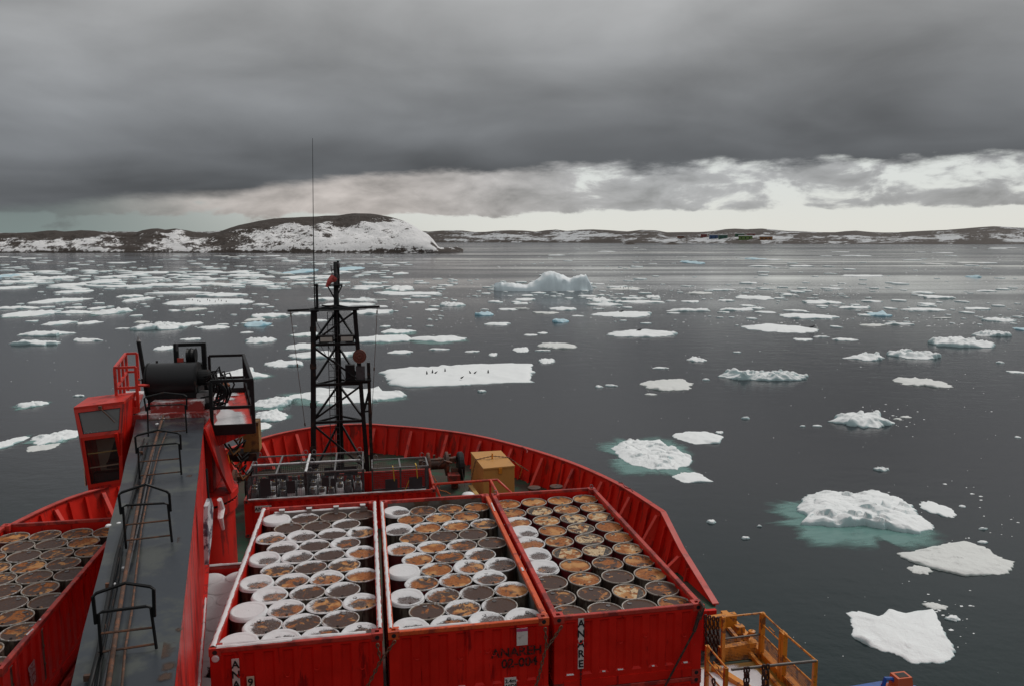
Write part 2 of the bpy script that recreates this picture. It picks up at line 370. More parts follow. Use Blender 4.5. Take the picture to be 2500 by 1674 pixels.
# ------------------------------------------------------------------ sea
def water_mat():
    m = bpy.data.materials.new('cold_sea_water'); m.use_nodes = True; t = NT(m.node_tree); b = t.n['Principled BSDF']
    p = t.new('ShaderNodeNewGeometry').outputs['Position']; x, y, z = t.xyz(p)
    # axes across and along the ship's view over the bay
    c, s = math.cos(.30), math.sin(.30)
    a = t.m('SUBTRACT', t.m('MULTIPLY', x, c), t.m('MULTIPLY', y, s)); d = t.m('ADD', t.m('MULTIPLY', x, s), t.m('MULTIPLY', y, c))
    st = t.comb(t.m('MULTIPLY', a, .0028), t.m('MULTIPLY', d, .021), 0.0)
    st2 = t.comb(t.m('MULTIPLY', a, .0016), t.m('MULTIPLY', d, .0060), 3.0)
    n1 = t.noise(st, 1.0, 6, .62, .5); n2 = t.noise(st2, 1.0, 5, .6, .7)
    calm = t.ss(t.m('ADD', t.m('MULTIPLY', n1, .75), t.m('MULTIPLY', n2, .45)), .50, .76)
    far = t.ss(d, 55, 330)
    calmf = t.m('MULTIPLY', calm, far)
    col = t.mix(t.ss(d, 12, 62), (.0045, .0175, .0185), (.0155, .016, .0205))
    slush = t.ss(t.m('ADD', t.noise(t.comb(t.m('MULTIPLY', a, .012), t.m('MULTIPLY', d, .06), 9.0), 1.0, 8, .68), t.m('MULTIPLY', calmf, .20)), .70, .82)
    slush = t.m('MULTIPLY', slush, t.ss(d, 130, 380, 0.0, .55))
    col = t.mix(slush, col, (.33, .36, .36)); t.l.new(col, b.inputs['Base Color'])
    b.inputs['IOR'].default_value = 1.33
    ro = t.m('SUBTRACT', t.ss(d, 30, 900, .17, .25), t.m('MULTIPLY', calmf, .17))
    t.l.new(ro, b.inputs['Roughness'])
    w1 = t.noise(p, 1.3, 3, .6); w2 = t.noise(t.comb(t.m('MULTIPLY', a, .22), t.m('MULTIPLY', d, .40), 0.0), 1.0, 4, .6); w3 = t.noise(p, 5.0, 2, .5)
    hgt = t.m('ADD', t.m('ADD', t.m('MULTIPLY', w1, .075), t.m('MULTIPLY', w2, .17)), t.m('MULTIPLY', w3, .014))
    bn = t.new('ShaderNodeBump'); bn.inputs['Distance'].default_value = 1.0
    t.put(bn.inputs['Strength'], t.m('SUBTRACT', t.ss(d, 60, 700, .30, .17), t.m('MULTIPLY', calmf, .14)))
    t.l.new(hgt, bn.inputs['Height']); t.l.new(bn.outputs[0], b.inputs['Normal'])
    return m
WATER = water_mat()
sea = MB(); sea.add([(-9000, -4000, SEA), (12000, -4000, SEA), (12000, 14000, SEA), (-9000, 14000, SEA)], [(0, 1, 2, 3)])
tag(sea.build('sea', WATER), kind='structure')

# ------------------------------------------------------------------ land
def rock_mat(name, sc, snowc=(.86, .845, .84)):
    m = bpy.data.materials.new(name); m.use_nodes = True; t = NT(m.node_tree); b = t.n['Principled BSDF']
    p = t.new('ShaderNodeNewGeometry').outputs['Position']; x, y, z = t.xyz(p)
    at = t.new('ShaderNodeAttribute', attribute_name='snow').outputs['Fac']
    st = t.comb(t.m('MULTIPLY', x, .35), t.m('MULTIPLY', y, .35), t.m('MULTIPLY', z, 2.2))
    n1 = t.noise(p, sc, 8, .70, .3); n2 = t.noise(p, sc*3.4, 6, .80); n3 = t.noise(st, sc*1.4, 7, .68, .4)
    v = t.m('ADD', at, t.m('ADD', t.m('MULTIPLY', t.m('SUBTRACT', n3, .5), 2.2), t.m('ADD', t.m('MULTIPLY', t.m('SUBTRACT', n1, .5), 1.7), t.m('MULTIPLY', t.m('SUBTRACT', n2, .5), 3.1))))
    f = t.ss(v, .45, .51)
    rock = t.mix(n2, (.012, .008, .006), (.088, .064, .050))
    t.l.new(t.mix(f, rock, snowc), b.inputs['Base Color']); b.inputs['Roughness'].default_value = .85
    bn = t.new('ShaderNodeBump'); bn.inputs['Strength'].default_value = .9; bn.inputs['Distance'].default_value = 3.0
    t.l.new(t.m('ADD', n2, n1), bn.inputs['Height']); t.l.new(bn.outputs[0], b.inputs['Normal'])
    return m
def terrain(name, m, prof, py_shore, rise, cols, rows, seed, px0, px1, snowf, rough_amt, back=1.0, shape=.6):
    xs = np.linspace(px0, px1, cols); pt = np.interp(xs, [a for a, b in prof], [b for a, b in prof])
    ps = np.interp(xs, [a for a, b in py_shore], [b for a, b in py_shore]) if isinstance(py_shore, list) else np.full(cols, float(py_shore))
    V = np.zeros((rows, cols, 3)); S = np.zeros((rows, cols))
    tr = np.concatenate([np.linspace(-.02, 1, int(rows*.75)), 1+np.linspace(0.06, back, rows-int(rows*.75))])
    for j, px in enumerate(xs):
        s0 = np.array(PZ(px, ps[j], SEA)); d2 = s0[:2]-CAM[:2]; L0 = np.linalg.norm(d2); d2 /= L0
        r = ray(px, pt[j]); k = r[2]/np.linalg.norm(r[:2]); depth = rise(px)
        hr = max(CAM[2]+k*(L0+depth)-SEA, .3)
        prof_s = shape(px) if callable(shape) else shape
        for i, t in enumerate(tr):
            L = L0+depth*t
            h = hr*(max(t, 0)**prof_s) if t <= 1 else hr*max(0, 1-((t-1)/max(back, .1))**1.6*1.1)
            if t < 0: h = -1.5
            V[i, j] = (CAM[0]+d2[0]*L, CAM[1]+d2[1]*L, SEA+h); S[i, j] = snowf(px, min(t, 1.2), seed)
    T = np.clip(np.broadcast_to(tr[:, None], (rows, cols)), 0, 2)
    wgt = np.clip(T*4, 0, 1)*np.clip(np.abs(1-T)*2.5+.10, 0, 1)
    dn = (fbm(V[..., 0]/rough_amt[0], V[..., 1]/rough_amt[0], seed, 5, .55)-.5)*2*rough_amt[1]
    V[..., 2] += dn*wgt
    S += (fbm(V[..., 0]/rough_amt[0]*1.3+9, V[..., 1]/rough_amt[0]*1.3, seed+5, 3)-.5)*.5
    S += (fbm((V[..., 0]+V[..., 2]*1.6)/(rough_amt[0]*.42), V[..., 2]/(rough_amt[1]*.55), seed+8, 4, .6)-.5)*1.25
    return np_mesh(name, V.reshape(-1, 3), grid_faces(rows, cols), m, attr={'snow': S.reshape(-1)})
SA = .5337
isl = [(-400, 572), (-200, 570)]+[(x*SA, 480+y*SA) for x, y in [(0, 168), (60, 168), (100, 166), (160, 163), (220, 157), (260, 156), (300, 161), (380, 154), (440, 158), (500, 166), (560, 166), (620, 168), (660, 155), (700, 148), (730, 147), (760, 153), (810, 148), (850, 154), (900, 163), (960, 168), (1010, 160), (1060, 142), (1100, 130), (1150, 120), (1200, 110), (1250, 103), (1300, 98), (1350, 97), (1400, 94), (1450, 92), (1500, 88), (1550, 86), (1590, 80), (1630, 77), (1660, 79), (1700, 80), (1740, 85), (1780, 92), (1820, 103), (1850, 112), (1880, 126), (1920, 152), (1950, 168), (1965, 178), (1985, 200), (2000, 222), (2010, 236), (2030, 240), (2060, 243), (2090, 250), (2120, 252)]]
ISX = [0, 200, 420, 520, 600, 690, 760, 900, 960, 1040, 1120, 1250, 1500, 1690, 1850, 1900, 1985, 2008, 2120]
ISB = [.52, .50, .58, .34, .02, .18, .74, .60, .18, -.06, .42, .62, .68, .80, .88, 1.05, 1.05, .10, .05]
IST = [.45, .42, .45, .50, .9, .8, .60, .60, .7, .9, .60, .48, .46, .60, .85, 1.5, 1.5, 2, 2]
def isl_snow(px, t, seed):
    x = px/SA+40*(float(vnoise(px/30.0, t*7, 5))-.5)*2
    s = float(np.interp(x, ISX, ISB)); tt = float(np.interp(x, ISX, IST))+.16*(float(fbm(px/45.0, 2.0, 9, 3))-.5)*2
    s -= 4.6*max(0.0, min(t-tt, .26))
    if x < 2003: s -= .6*float(np.interp(t, [0, .010, .022], [1, 1, 0]))
    return s
ROCKI = rock_mat('island_rock_and_snow', .06)
tag(terrain('headland', ROCKI, isl, 617.5, lambda px: 90+160*np.interp(px, [0, 560, 860, 1000, 1060, 1130], [.5, .55, 1, .8, .15, .08]), 520, 64, 3, -420, 1131, isl_snow, (38, 11.0), .9,
    lambda px: float(np.interp(px, [0, 500, 900, 1010, 1060], [.60, .6, .62, .40, .35]))), kind='structure')
CB = .6405
far = [(-700, 571), (-300, 570), (0, 569), (80, 569), (200, 566), (520, 566), (545, 563), (575, 567), (640, 566), (700, 568)]+[(1000+x*CB, 380+y*CB) for x, y in [(0, 292), (40, 287), (75, 290), (130, 286), (200, 286), (250, 292), (290, 291), (330, 287), (380, 285), (430, 286), (480, 291), (520, 285), (560, 282), (600, 288), (640, 284), (700, 282), (760, 285), (830, 290), (880, 284), (940, 286), (980, 293), (1040, 292), (1100, 292), (1160, 288), (1200, 281), (1240, 279), (1280, 281), (1340, 278), (1390, 283), (1440, 288), (1500, 290), (1560, 293), (1620, 293), (1660, 289), (1700, 287), (1750, 292), (1800, 294), (1860, 293), (1920, 289), (1980, 286), (2040, 284), (2100, 279), (2160, 274), (2220, 270), (2260, 272), (2300, 275), (2342, 275)]]+[(2700, 560), (3100, 566)]
def far_snow(px, t, seed):
    return .26-.34*(t > .6)+.42*float(fbm(px/70.0, t*2.2+px*.002, 4, 3) > .52)-.3*(t < .06)
ROCKF = rock_mat('far_coast_rock_and_snow', .016, (.52, .53, .54))
shore = [(-700, 594), (1000, 592), (1300, 592.5), (1700, 594.5), (2100, 596), (2700, 597)]
tag(terrain('far_coast', ROCKF, far, shore, lambda px: 650.0, 620, 40, 11, -700, 3100, far_snow, (230, 15.0), .5, .75), kind='structure')
# low dark skerries off the far coast
for k, (px, w) in enumerate(((1538, 24), (1640, 36))):
    c = PZ(px, 597.2, SEA); sc = (c-Vector(CAM)).length/FPX; a = w*sc/2*1.4; n = 28; V = []
    rn = np.random.RandomState(k+4)
    for i in range(7):
        for j in range(n):
            t = 2*PI*j/n; q = i/6.0; V.append((a*q*math.cos(t)*(1+.2*rn.rand()), a*.5*q*math.sin(t), 5.5*(1-q)**.8*(0.5+rn.rand())-.3))
    tag(np_mesh('rock_islet', V, grid_faces(7, n, True), ROCKF, origin=c, attr={'snow': np.full(7*n, -.4)}),
        ['smaller low dark rock islet off the far shore', 'longer low dark rock islet off the far shore, below the houses'][k], 'islet', 'rock islets off the far shore')
# station houses on the far coast
from mathutils.bvhtree import BVHTree
_fo = bpy.data.objects['far_coast'].data
_bvh = BVHTree.FromPolygons([v.co for v in _fo.vertices], [tuple(p.vertices) for p in _fo.polygons])
def house(px, py, w, h, col, label):
    r = ray(px, py+h*.75); hit = _bvh.ray_cast(Vector(CAM), Vector(r).normalized())[0]
    c = hit if hit else PZ(px, 594.5, SEA); L = (c-Vector(CAM)).length; s_ = L/FPX; d = Vector((c.x-CAM[0], c.y-CAM[1])).normalized(); c = c-Vector((d.x, d.y, 0))*12
    ww, hh = w*s_*1.15, h*s_; dep = ww*.4; rt = Vector((d.y, -d.x, 0)); fw = Vector((d.x, d.y, 0))
    t = thing('station_building', label, 'building', c, 'coloured station buildings on the far shore')
    col = tuple(v*.55+.02 for v in col); mw = mat('wall_'+'%d_%d_%d' % tuple(int(v*100) for v in col), col, .6, .08)
    mr = mat('roof_grey', (.20, .20, .21), .6, .1)
    MB().obox(c+Vector((0, 0, hh*.3)), rt, fw, Vector((0, 0, 1)), ww/2, dep/2, hh*.75).build('wall', mw, t)
    zz = hh*1.05
    P = [c+rt*(a*ww*.52)+fw*(b*dep*.55)+Vector((0, 0, zz)) for a, b in ((-1, -1), (1, -1), (1, 1), (-1, 1))]
    P2 = [c+rt*(a*ww*.52)+Vector((0, 0, zz+hh*.25)) for a in (-1, 1)]
    MB().add(P+P2, [(0, 1, 5, 4), (2, 3, 4, 5), (1, 2, 5), (3, 0, 4), (3, 2, 1, 0)]).build('roof', mr, t)
    for q in range(max(2, int(w/7))):
        xx = (-.5+(q+.5)/max(2, int(w/7)))*ww*.9; MB().obox(c+rt*xx-fw*(dep/2+.02)+Vector((0, 0, hh*.35)), rt, fw, Vector((0, 0, 1)), ww*.03+.6, .3, hh*.22).build('window', mat('dark_glass', (.02, .025, .03), .2, .1), t)
house(1742, 577, 17, 7, (.02, .10, .28), 'blue station building touching the dark green one on the far shore')
house(1765, 577, 18, 7, (.015, .13, .085), 'dark green station building just right of the blue one')
house(1806, 573, 18, 5, (.02, .16, .06), 'green station building uphill of the lime one')
house(1820, 579, 27, 7, (.24, .42, .09), 'lime green station building above the snowy slope')
house(1870, 580.5, 25, 6, (.48, .20, .05), 'long orange station building, rightmost of the settlement')
house(1718, 574, 12, 5, (.30, .04, .03), 'small red station building left of the blue one')
house(1834, 572, 16, 4, (.32, .05, .03), 'red station building highest on the far slope')
house(1662, 577.5, 14, 3.5, (.35, .16, .10), 'small brownish red hut, leftmost of the settlement')

# ------------------------------------------------------------------ ice
def ice_mat(name, top, side, alpha_edge=False):
    m = bpy.data.materials.new(name); m.use_nodes = True; t = NT(m.node_tree); b = t.n['Principled BSDF']
    ge = t.new('ShaderNodeNewGeometry'); nz = t.xyz(ge.outputs['Normal'])[2]; p = ge.outputs['Position']
    n1 = t.noise(p, .9, 5, .65); n2 = t.noise(p, 6.0, 4, .7); wet = t.new('ShaderNodeAttribute', attribute_name='wet').outputs['Fac']
    c = t.mix(t.ss(nz, .45, .93), side, t.mix(n1, tuple(v*.93 for v in top), top))
    c = t.mix(t.ss(t.m('ADD', wet, t.m('MULTIPLY', t.m('SUBTRACT', n2, .5), .5)), .55, .85), c, tuple(v*.58 for v in side))
    t.l.new(c, b.inputs['Base Color']); b.inputs['Roughness'].default_value = .7; b.inputs['Specular IOR Level'].default_value = .3
    bn = t.new('ShaderNodeBump'); bn.inputs['Strength'].default_value = .55; bn.inputs['Distance'].default_value = .12
    t.l.new(t.m('ADD', t.m('MULTIPLY', n2, .6), n1), bn.inputs['Height']); t.l.new(bn.outputs[0], b.inputs['Normal'])
    return m
ICE_W = ice_mat('snow_covered_ice', (.86, .875, .87), (.44, .58, .59))
ICE_B = ice_mat('blue_glacier_ice', (.50, .66, .72), (.28, .52, .62))
ICE_P = ice_mat('pale_blue_iceberg_ice', (.92, .95, .96), (.78, .89, .93))
ICE_D = ice_mat('dirty_old_ice', (.72, .725, .70), (.44, .50, .48))
def ledge_mat():
    m = bpy.data.materials.new('submerged_ice_glow'); m.use_nodes = True; t = NT(m.node_tree); b = t.n['Principled BSDF']
    p = t.new('ShaderNodeNewGeometry').outputs['Position']; a = t.new('ShaderNodeAttribute', attribute_name='cover').outputs['Fac']
    x, y, z = t.xyz(p); n = t.noise(t.comb(t.m('MULTIPLY', x, .9), t.m('MULTIPLY', y, 2.6), 0.0), .9, 5, .6)
    t.l.new(t.mix(n, (.13, .27, .245), (.21, .37, .34)), b.inputs['Base Color']); b.inputs['Roughness'].default_value = .22; b.inputs['IOR'].default_value = 1.33
    t.l.new(t.ss(t.m('ADD', a, t.m('MULTIPLY', t.m('SUBTRACT', n, .5), .9)), .15, .95, 0.0, .80), b.inputs['Alpha'])
    bn = t.new('ShaderNodeBump'); bn.inputs['Distance'].default_value = .5; bn.inputs['Strength'].default_value = .15
    t.l.new(t.noise(p, 1.3, 3, .6), bn.inputs['Height']); t.l.new(bn.outputs[0], b.inputs['Normal'])
    return m
LEDGE = ledge_mat()
FR = Vector((CR[0], CR[1], 0)).normalized(); FD = Vector((CF[0], CF[1], 0)).normalized()
def outline(th, seed, sharp=.5):
    r = np.ones_like(th); x, y = np.cos(th), np.sin(th)
    r += (fbm(x*1.1+5, y*1.1+3, seed, 2)-.5)*1.0*sharp
    r += (fbm(x*2.6+11, y*2.6, seed+3, 3, .6)-.5)*.62*sharp
    r += (fbm(x*9+2, y*9+7, seed+6, 4, .65)-.5)*.42*sharp
    return r/np.max(np.abs(r*np.maximum(np.abs(x), .2)))
def poly_radius(T, pts):
    """radius of a closed outline (star shaped about the origin) in directions T"""
    P = np.array(pts, float); R_ = np.zeros_like(T)
    for i, t in enumerate(T):
        d = np.array([math.cos(t), math.sin(t)]); best = .01
        for k in range(len(P)):
            p, q = P[k-1], P[k]; e = q-p; den = d[0]*e[1]-d[1]*e[0]
            if abs(den) < 1e-9: continue
            r = (p[0]*e[1]-p[1]*e[0])/den; w = (p[0]*d[1]-p[1]*d[0])/den
            if r > 0 and -1e-6 <= w <= 1+1e-6: best = max(best, r)
        R_[i] = best
    return R_
def floe_mesh(a, b, th, kind, seed, nseg, nring, boxy=False, shape=None):
    """polar heightfield; a,b half axes across and along the sight line, th thickness"""
    T = np.linspace(0, 2*PI, nseg, endpoint=False); ro = outline(T, seed, {'F': .75, 'R': .9, 'D': .85, 'B': .6}[kind])*(np.power(np.abs(np.cos(T))**3.2+np.abs(np.sin(T))**3.2, -1/3.2) if boxy else 1.0)
    if shape is not None: ro = poly_radius(T, shape)*(1+.10*(fbm(np.cos(T)*9+2, np.sin(T)*9+7, seed+6, 4, .65)-.5)*2)
    q = np.concatenate([[0.0], np.linspace(0, 1, nring-3)[1:]**.85*.985, [1.0, 1.012]]) if nring > 5 else np.linspace(0, 1.01, nring)
    q = q[:nring]; Q, TT = np.meshgrid(q, T, indexing='ij'); RR = Q*ro[None, :]
    X, Y = RR*np.cos(TT)*a, RR*np.sin(TT)*b
    cell = max(min(a, b)*.22, .22)
    amp = {'F': .20, 'R': .42, 'D': .30, 'B': .5}[kind]*th
    n1 = fbm(X/cell/3.2+seed, Y/cell/3.2, seed, 4, .55); n2 = fbm(X/cell*1.3, Y/cell*1.3+seed, seed+9, 3, .6)
    H = th*(.62+.38*n1)+amp*(n1-.42)*1.6+amp*.9*(n2-.5)
    if kind in 'RFD' and nseg >= 56:
        rn = np.random.RandomState(seed); N = {'R': 110 if a > 4 else 80, 'F': 30, 'D': 60}[kind]
        pr = np.sqrt(rn.rand(N)); pt_ = rn.rand(N)*2*PI; bx, by = pr*np.cos(pt_)*a, pr*np.sin(pt_)*b
        D = np.sqrt((X[..., None]-bx)**2+((Y[..., None]-by)*1.0)**2); k = D.argmin(-1); hb = rn.rand(N)**2
        tx, ty = rn.randn(N)*.25, rn.randn(N)*.25; rad = math.sqrt(a*b/N)*1.1
        bl = hb[k]*(1-.45*np.clip(D.min(-1)/rad, 0, 1.3)**2)+tx[k]*(X-bx[k])/rad*.35+ty[k]*(Y-by[k])/rad*.35
        H = H+bl*{'R': .80, 'F': .30, 'D': .42}[kind]*th
    lo = np.clip(.25+1.9*(fbm(np.cos(TT)*1.7+seed, np.sin(TT)*1.7, seed+41, 3)-.32), .12, 1.15); edge = np.clip((1-Q)/(.05+.45*np.clip(1-lo, 0, 1)), 0, 1)**.6; H = H*(lo+(1-lo)*np.clip((1-Q)*2.2, 0, 1))
    if kind == 'F': # raised broken rim
        H = H+th*.30*np.exp(-((Q-.93)/.05)**2)*vnoise(np.cos(TT)*7, np.sin(TT)*7, seed+2)
    if kind == 'B': H = H*(1+.8*vnoise(X/a*1.6+seed, Y/b, seed))
    Z = np.maximum(H, .07*th)*(.30+.70*edge)
    Z[Q >= .999] = np.minimum(Z[Q >= .999], .10*th); Z[-1, :] = -.25
    wet = np.clip(.9-Z/(.35*th+1e-6), 0, 1)*(Q > .95)
    if kind in 'D': wet = wet+.45*(fbm(X/a*2, Y/b*2, seed+31, 3) > .55)*(Q < .8)
    if kind == 'F': wet = wet+.34*(fbm(X/a*1.5, Y/b*1.5, seed+31, 3) > .62)*(Q < .8)
    X = (X-(X.max()+X.min())/2)*2*a/(X.max()-X.min()); Y = (Y-(Y.max()+Y.min())/2)*2*b/(Y.max()-Y.min())
    P = X[..., None]*np.array(FR)+Y[..., None]*np.array(FD); P[..., 2] = Z
    return P.reshape(-1, 3), grid_faces(len(q), nseg, True), wet.reshape(-1)
def ledge_part(parent, a, b, seed, off=(0, 0), grow=1.32):
    T = np.linspace(0, 2*PI, 72, endpoint=False); ro = outline(T, seed+77, 1.0)*1.08; q = np.linspace(0, 1, 9)
    Q, TT = np.meshgrid(q, T, indexing='ij'); X = Q*ro*np.cos(TT)*a*grow+off[0]*a; Y = Q*ro*np.sin(TT)*b*grow*1.1+off[1]*b
    P = X[..., None]*np.array(FR)+Y[..., None]*np.array(FD); P[..., 2] = .02
    return np_mesh('submerged_ledge', P.reshape(-1, 3), grid_faces(9, 72, True), LEDGE, parent=parent, attr={'cover': (np.clip((1-Q)*3.0, 0, 1)*(.75+.5*fbm(np.cos(TT)*2, np.sin(TT)*2, seed, 2))).reshape(-1)})
FL = []   # (source px x, y, w, h, kind, teal, label)
def A(*l): FL.extend([(x*SA, 480+y*SA, w*SA, h*SA, k, tt, lb) for x, y, w, h, k, tt, lb in [tuple(q)+(None,)*(7-len(q)) for q in l]])
def B(*l): FL.extend([(1250+x*SA, 480+y*SA, w*SA, h*SA, k, tt, lb) for x, y, w, h, k, tt, lb in [tuple(q)+(None,)*(7-len(q)) for q in l]])
SC = .4697
def C(*l): FL.extend([(1400+x*SC, 950+y*SC, w*SC, h*SC, k, tt, lb) for x, y, w, h, k, tt, lb in [tuple(q)+(None,)*(7-len(q)) for q in l]])
A((1395,628,130,24,'F',1),(1820,617,165,26,'F',1),(1750,650,290,40,'F',1,'broad white floe directly behind the mast lamps'),(1385,682,150,36,'F',1),(1480,720,340,44,'F',0,'long flat white floe seen through the mast just below its lamps'),
  (2000,648,280,38,'F',1,'pointed white floe with teal underwater edge, right of the mast lamps'),(1303,762,200,38,'F',0,'white floe left of the mast at the height of the horn'),(1830,710,120,20,'F'),(1190,657,140,30,'R'),(760,690,90,24,'R',0,'small rough floe touching the black frame on the crane top'),(870,651,100,14,'F'),
  (200,627,240,26,'F',0,'longer upper one of two flat floes at far left, above the crane cab'),(165,667,245,26,'F',0,'lower one of two flat floes at far left, above the crane cab'),(400,655,150,16,'F'),(268,577,120,24,'F'),(415,575,90,18,'F'),
  (738,594,225,36,'R',0,'rough peaked white floe straight above the crane winch drum'),(875,580,100,16,'F'),(975,597,150,20,'F'),(1020,583,60,8,'F'),(1175,582,125,28,'B',1,'blue-footed ice block just left of the tall antenna'),(1165,562,90,16,'D'),
  (1240,543,190,24,'F',1),(1385,535,90,16,'F'),(150,534,210,34,'F',1),(350,528,180,18,'F'),(520,525,140,32,'R',1,'domed floe with teal tail at left, right end of its row'),(445,510,70,14,'F'),(880,516,110,16,'D',1,'small cream coloured floe below the long penguin-dotted floe'),
  (972,480,430,34,'F',0,'very long flat floe dotted with penguins, left of the antenna'),(275,475,200,28,'F'),(80,508,210,16,'F'),(345,507,90,10,'F'),(600,455,120,14,'F'),(630,470,80,24,'R'),(340,434,140,18,'F'),(820,440,330,14,'F'),(1020,449,240,20,'F'),
  (75,415,150,18,'F'),(740,405,240,16,'F'),(960,400,180,14,'F'),(330,402,160,14,'F'),(100,388,180,14,'F'),(250,373,150,18,'R'),(40,365,80,14,'B'),(480,390,200,14,'F'),(560,410,140,14,'F'),
  (1385,343,95,26,'B',0,'pale blue ice lump just left of the antenna, far off'),(1600,330,130,20,'B',0,'pale blue tilted ice block beyond the windsock'),(1360,372,90,12,'F'),(1822,420,130,28,'R',1,'rubbly teal-grey floe heap right of the windsock'),(1865,443,330,18,'F',0,'long thin floe dotted with penguins, right of the masthead'),
  (1640,473,180,14,'F'),(1590,493,260,18,'F'),(1700,526,200,26,'F',0,'white floe behind the right arm of the mast yard'),(1485,467,150,14,'F'),(2070,495,125,18,'R'),(1975,516,65,12,'F'),(1830,352,80,12,'F'),(2215,538,90,16,'B',0,'small pale blue floe, lower left of the iceberg'),
  (2275,581,130,20,'F'),(2010,697,100,10,'F'),(2160,707,70,10,'F'),(2255,721,42,20,'R',0,'small rough lump off the right end of the penguin floe, left of a larger one'),(145,947,140,32,'R',1,'lone rough floe at left, above the crane cab roof'),(360,908,55,12,'R'),(1100,812,300,54,'F',1,'white floe half hidden behind the black crane platform rail'),
  (2205,888,42,14,'R'),(2110,859,90,8,'F'),(1130,620,60,10,'F'),(560,602,60,8,'F'))
B((230,512,130,20,'F'),(155,531,125,14,'D'),(222,568,80,20,'B',0,'bright blue ice chunk below the iceberg'),(300,545,60,8,'F'),(505,537,312,34,'F',0,'long white floe with a dark seal, nearest below the right end of the iceberg'),(400,472,90,24,'R',1,'blue tinged rubble lump right below the iceberg'),(420,493,170,16,'F'),(580,481,240,14,'F'),
  (560,465,130,10,'F'),(645,458,70,14,'R'),(820,480,85,14,'F'),(520,421,170,14,'D',0,'greyish floe dotted with penguins right of the iceberg'),(800,519,210,14,'F'),(1025,516,170,14,'F'),(1080,498,70,12,'F'),(1115,510,100,12,'F'),(1115,463,185,22,'F',0,'white floe with a dark undercut edge, right of the iceberg'),
  (1360,546,270,28,'F',0,'long white floe, second in size in the right half, mid distance'),(1680,540,105,18,'B',0,'flat bright blue ice slab on the right side of the bay'),(1415,482,180,18,'F'),(1565,507,150,14,'F'),(1645,478,90,10,'F'),(1890,516,190,18,'F'),(1963,462,140,12,'F'),(2125,512,110,12,'F'),(2220,563,130,22,'R'),
  (2190,628,180,24,'R'),(2040,667,280,46,'R',0,'widest rough floe near the right border of the bay'),(2325,605,50,16,'B',0,'small pale blue ice piece on the right border'),(1650,587,130,12,'D'),(1770,582,130,10,'F'),(1225,600,345,50,'F',0,'thick flat white floe with a small dark seal at its right end'),(590,622,350,44,'F',0,'long flat white floe with one dark seal, right of centre'),
  (205,680,190,34,'D',0,'grey ragged floe below the blue ice chunk'),(843,743,95,24,'R',0,'small rough lump with three peaks, alone right of centre'),(1335,653,90,16,'F'),(1525,652,120,16,'F'),(1415,640,80,8,'F'),(1605,732,200,36,'R',0,'left one of two touching rough floes at right'),(1835,722,230,42,'R',0,'right one of two touching rough floes at right'),
  (1155,818,430,48,'R',0,'very long ridged floe alone in the right middle of the bay'),(710,857,270,64,'D',0,'round greyish rubble floe left of the very long ridged one'),(1868,847,230,50,'D',0,'grey wedge shaped floe pointing left at the right side'),(2305,800,70,14,'F'),(680,782,80,10,'F'),(455,862,60,12,'R'),(400,868,40,12,'R'),(885,834,35,12,'R'),
  (160,749,80,30,'R',0,'white pyramid lump off the right tip of the penguin floe'),(40,699,80,28,'F'),(635,902,60,12,'D'),(820,301,80,16,'B',0,'sloping pale blue berg bit far off, left one of two'),(1115,285,60,10,'B',0,'tiny turquoise berg bit far off under the settlement'),(1600,362,200,8,'F'),(2115,366,60,8,'B',0,'tiny flat blue slab far off at right'),
  (85,632,65,10,'F'),(140,623,50,10,'F'),(140,702,75,8,'F'),(1940,308,60,9,'D'),(2230,757,30,10,'R'),(1030,710,40,8,'R'),(860,441,130,12,'D',0,'thin brownish floe right of the iceberg wake'),(980,475,80,10,'F'),(60,470,100,14,'F'),(40,488,70,10,'F'))
C((405,328,440,172,'R',1,'big rubble floe with broad teal shelf right of the red bow'),(645,246,270,64,'F',0,'flat floe touching the far side of the big teal-edged rubble floe'),(622,450,225,66,'F',0,'smooth teardrop floe on the near side of the big teal-edged rubble floe'),(760,222,44,20,'R'),(1485,157,355,88,'R',0,'rough white floe alone, up and right of the two teal-edged ones'),
  (1535,628,735,245,'R',1,'largest rubble floe, teal edged, between bow and right border'),(1890,620,165,85,'F',0,'small slab leaning off the right end of the largest rubble floe'),(1995,876,625,190,'D',0,'flat grey-white floe at the right border, pointed on both ends'),(1800,935,120,48,'D'),(1705,1280,590,290,'F',0,'nearest floe, thick and white, lower right corner'),
  (1880,1122,125,42,'D',0,'thin slush patch above the nearest floe'),(1968,1186,82,36,'F'),(1600,413,82,24,'R',0,'small lump above the largest rubble floe'),(718,686,50,26,'R'),(895,769,45,20,'R'),(1268,188,52,12,'F'),(895,148,46,14,'R'),(2128,791,52,20,'F'),(2130,721,50,16,'R'),(2310,247,32,12,'F'),(1190,190,30,10,'F'),(1685,152,44,14,'D'),(1725,142,62,14,'D'),(2020,605,36,16,'F'),(966,707,26,14,'R'))
FL += [(1115, 916, 388, 54, 'F', 0, 'great flat floe carrying a group of penguins, centre of the bay'), (666, 981, 96, 30, 'R', 1, 'uppermost of three teal-edged floes between crane and mast'), (662, 1013, 96, 32, 'R', 1, 'middle one of three teal-edged floes between crane and mast'), (633, 1040, 60, 22, 'F', 1, 'lowest of three teal-edged floes between crane and mast'),
  (858, 964, 290, 46, 'F', 1, 'big white floe behind the mast foot, teal at its left'), (733, 966, 60, 16, 'F', 0, 'white floe tip just left of the mast foot'), (135, 1065, 112, 38, 'R', 1, 'rough teal-edged floe partly hidden by the crane cab'), (14, 1082, 56, 36, 'R', 1, 'rough teal-edged floe cut by the left border'), (100, 1091, 72, 20, 'D', 0, 'small grey slab in front of the floe by the crane cab')]
def size_word(w): return 'broad' if w > 90 else ('mid-sized' if w > 45 else 'small')
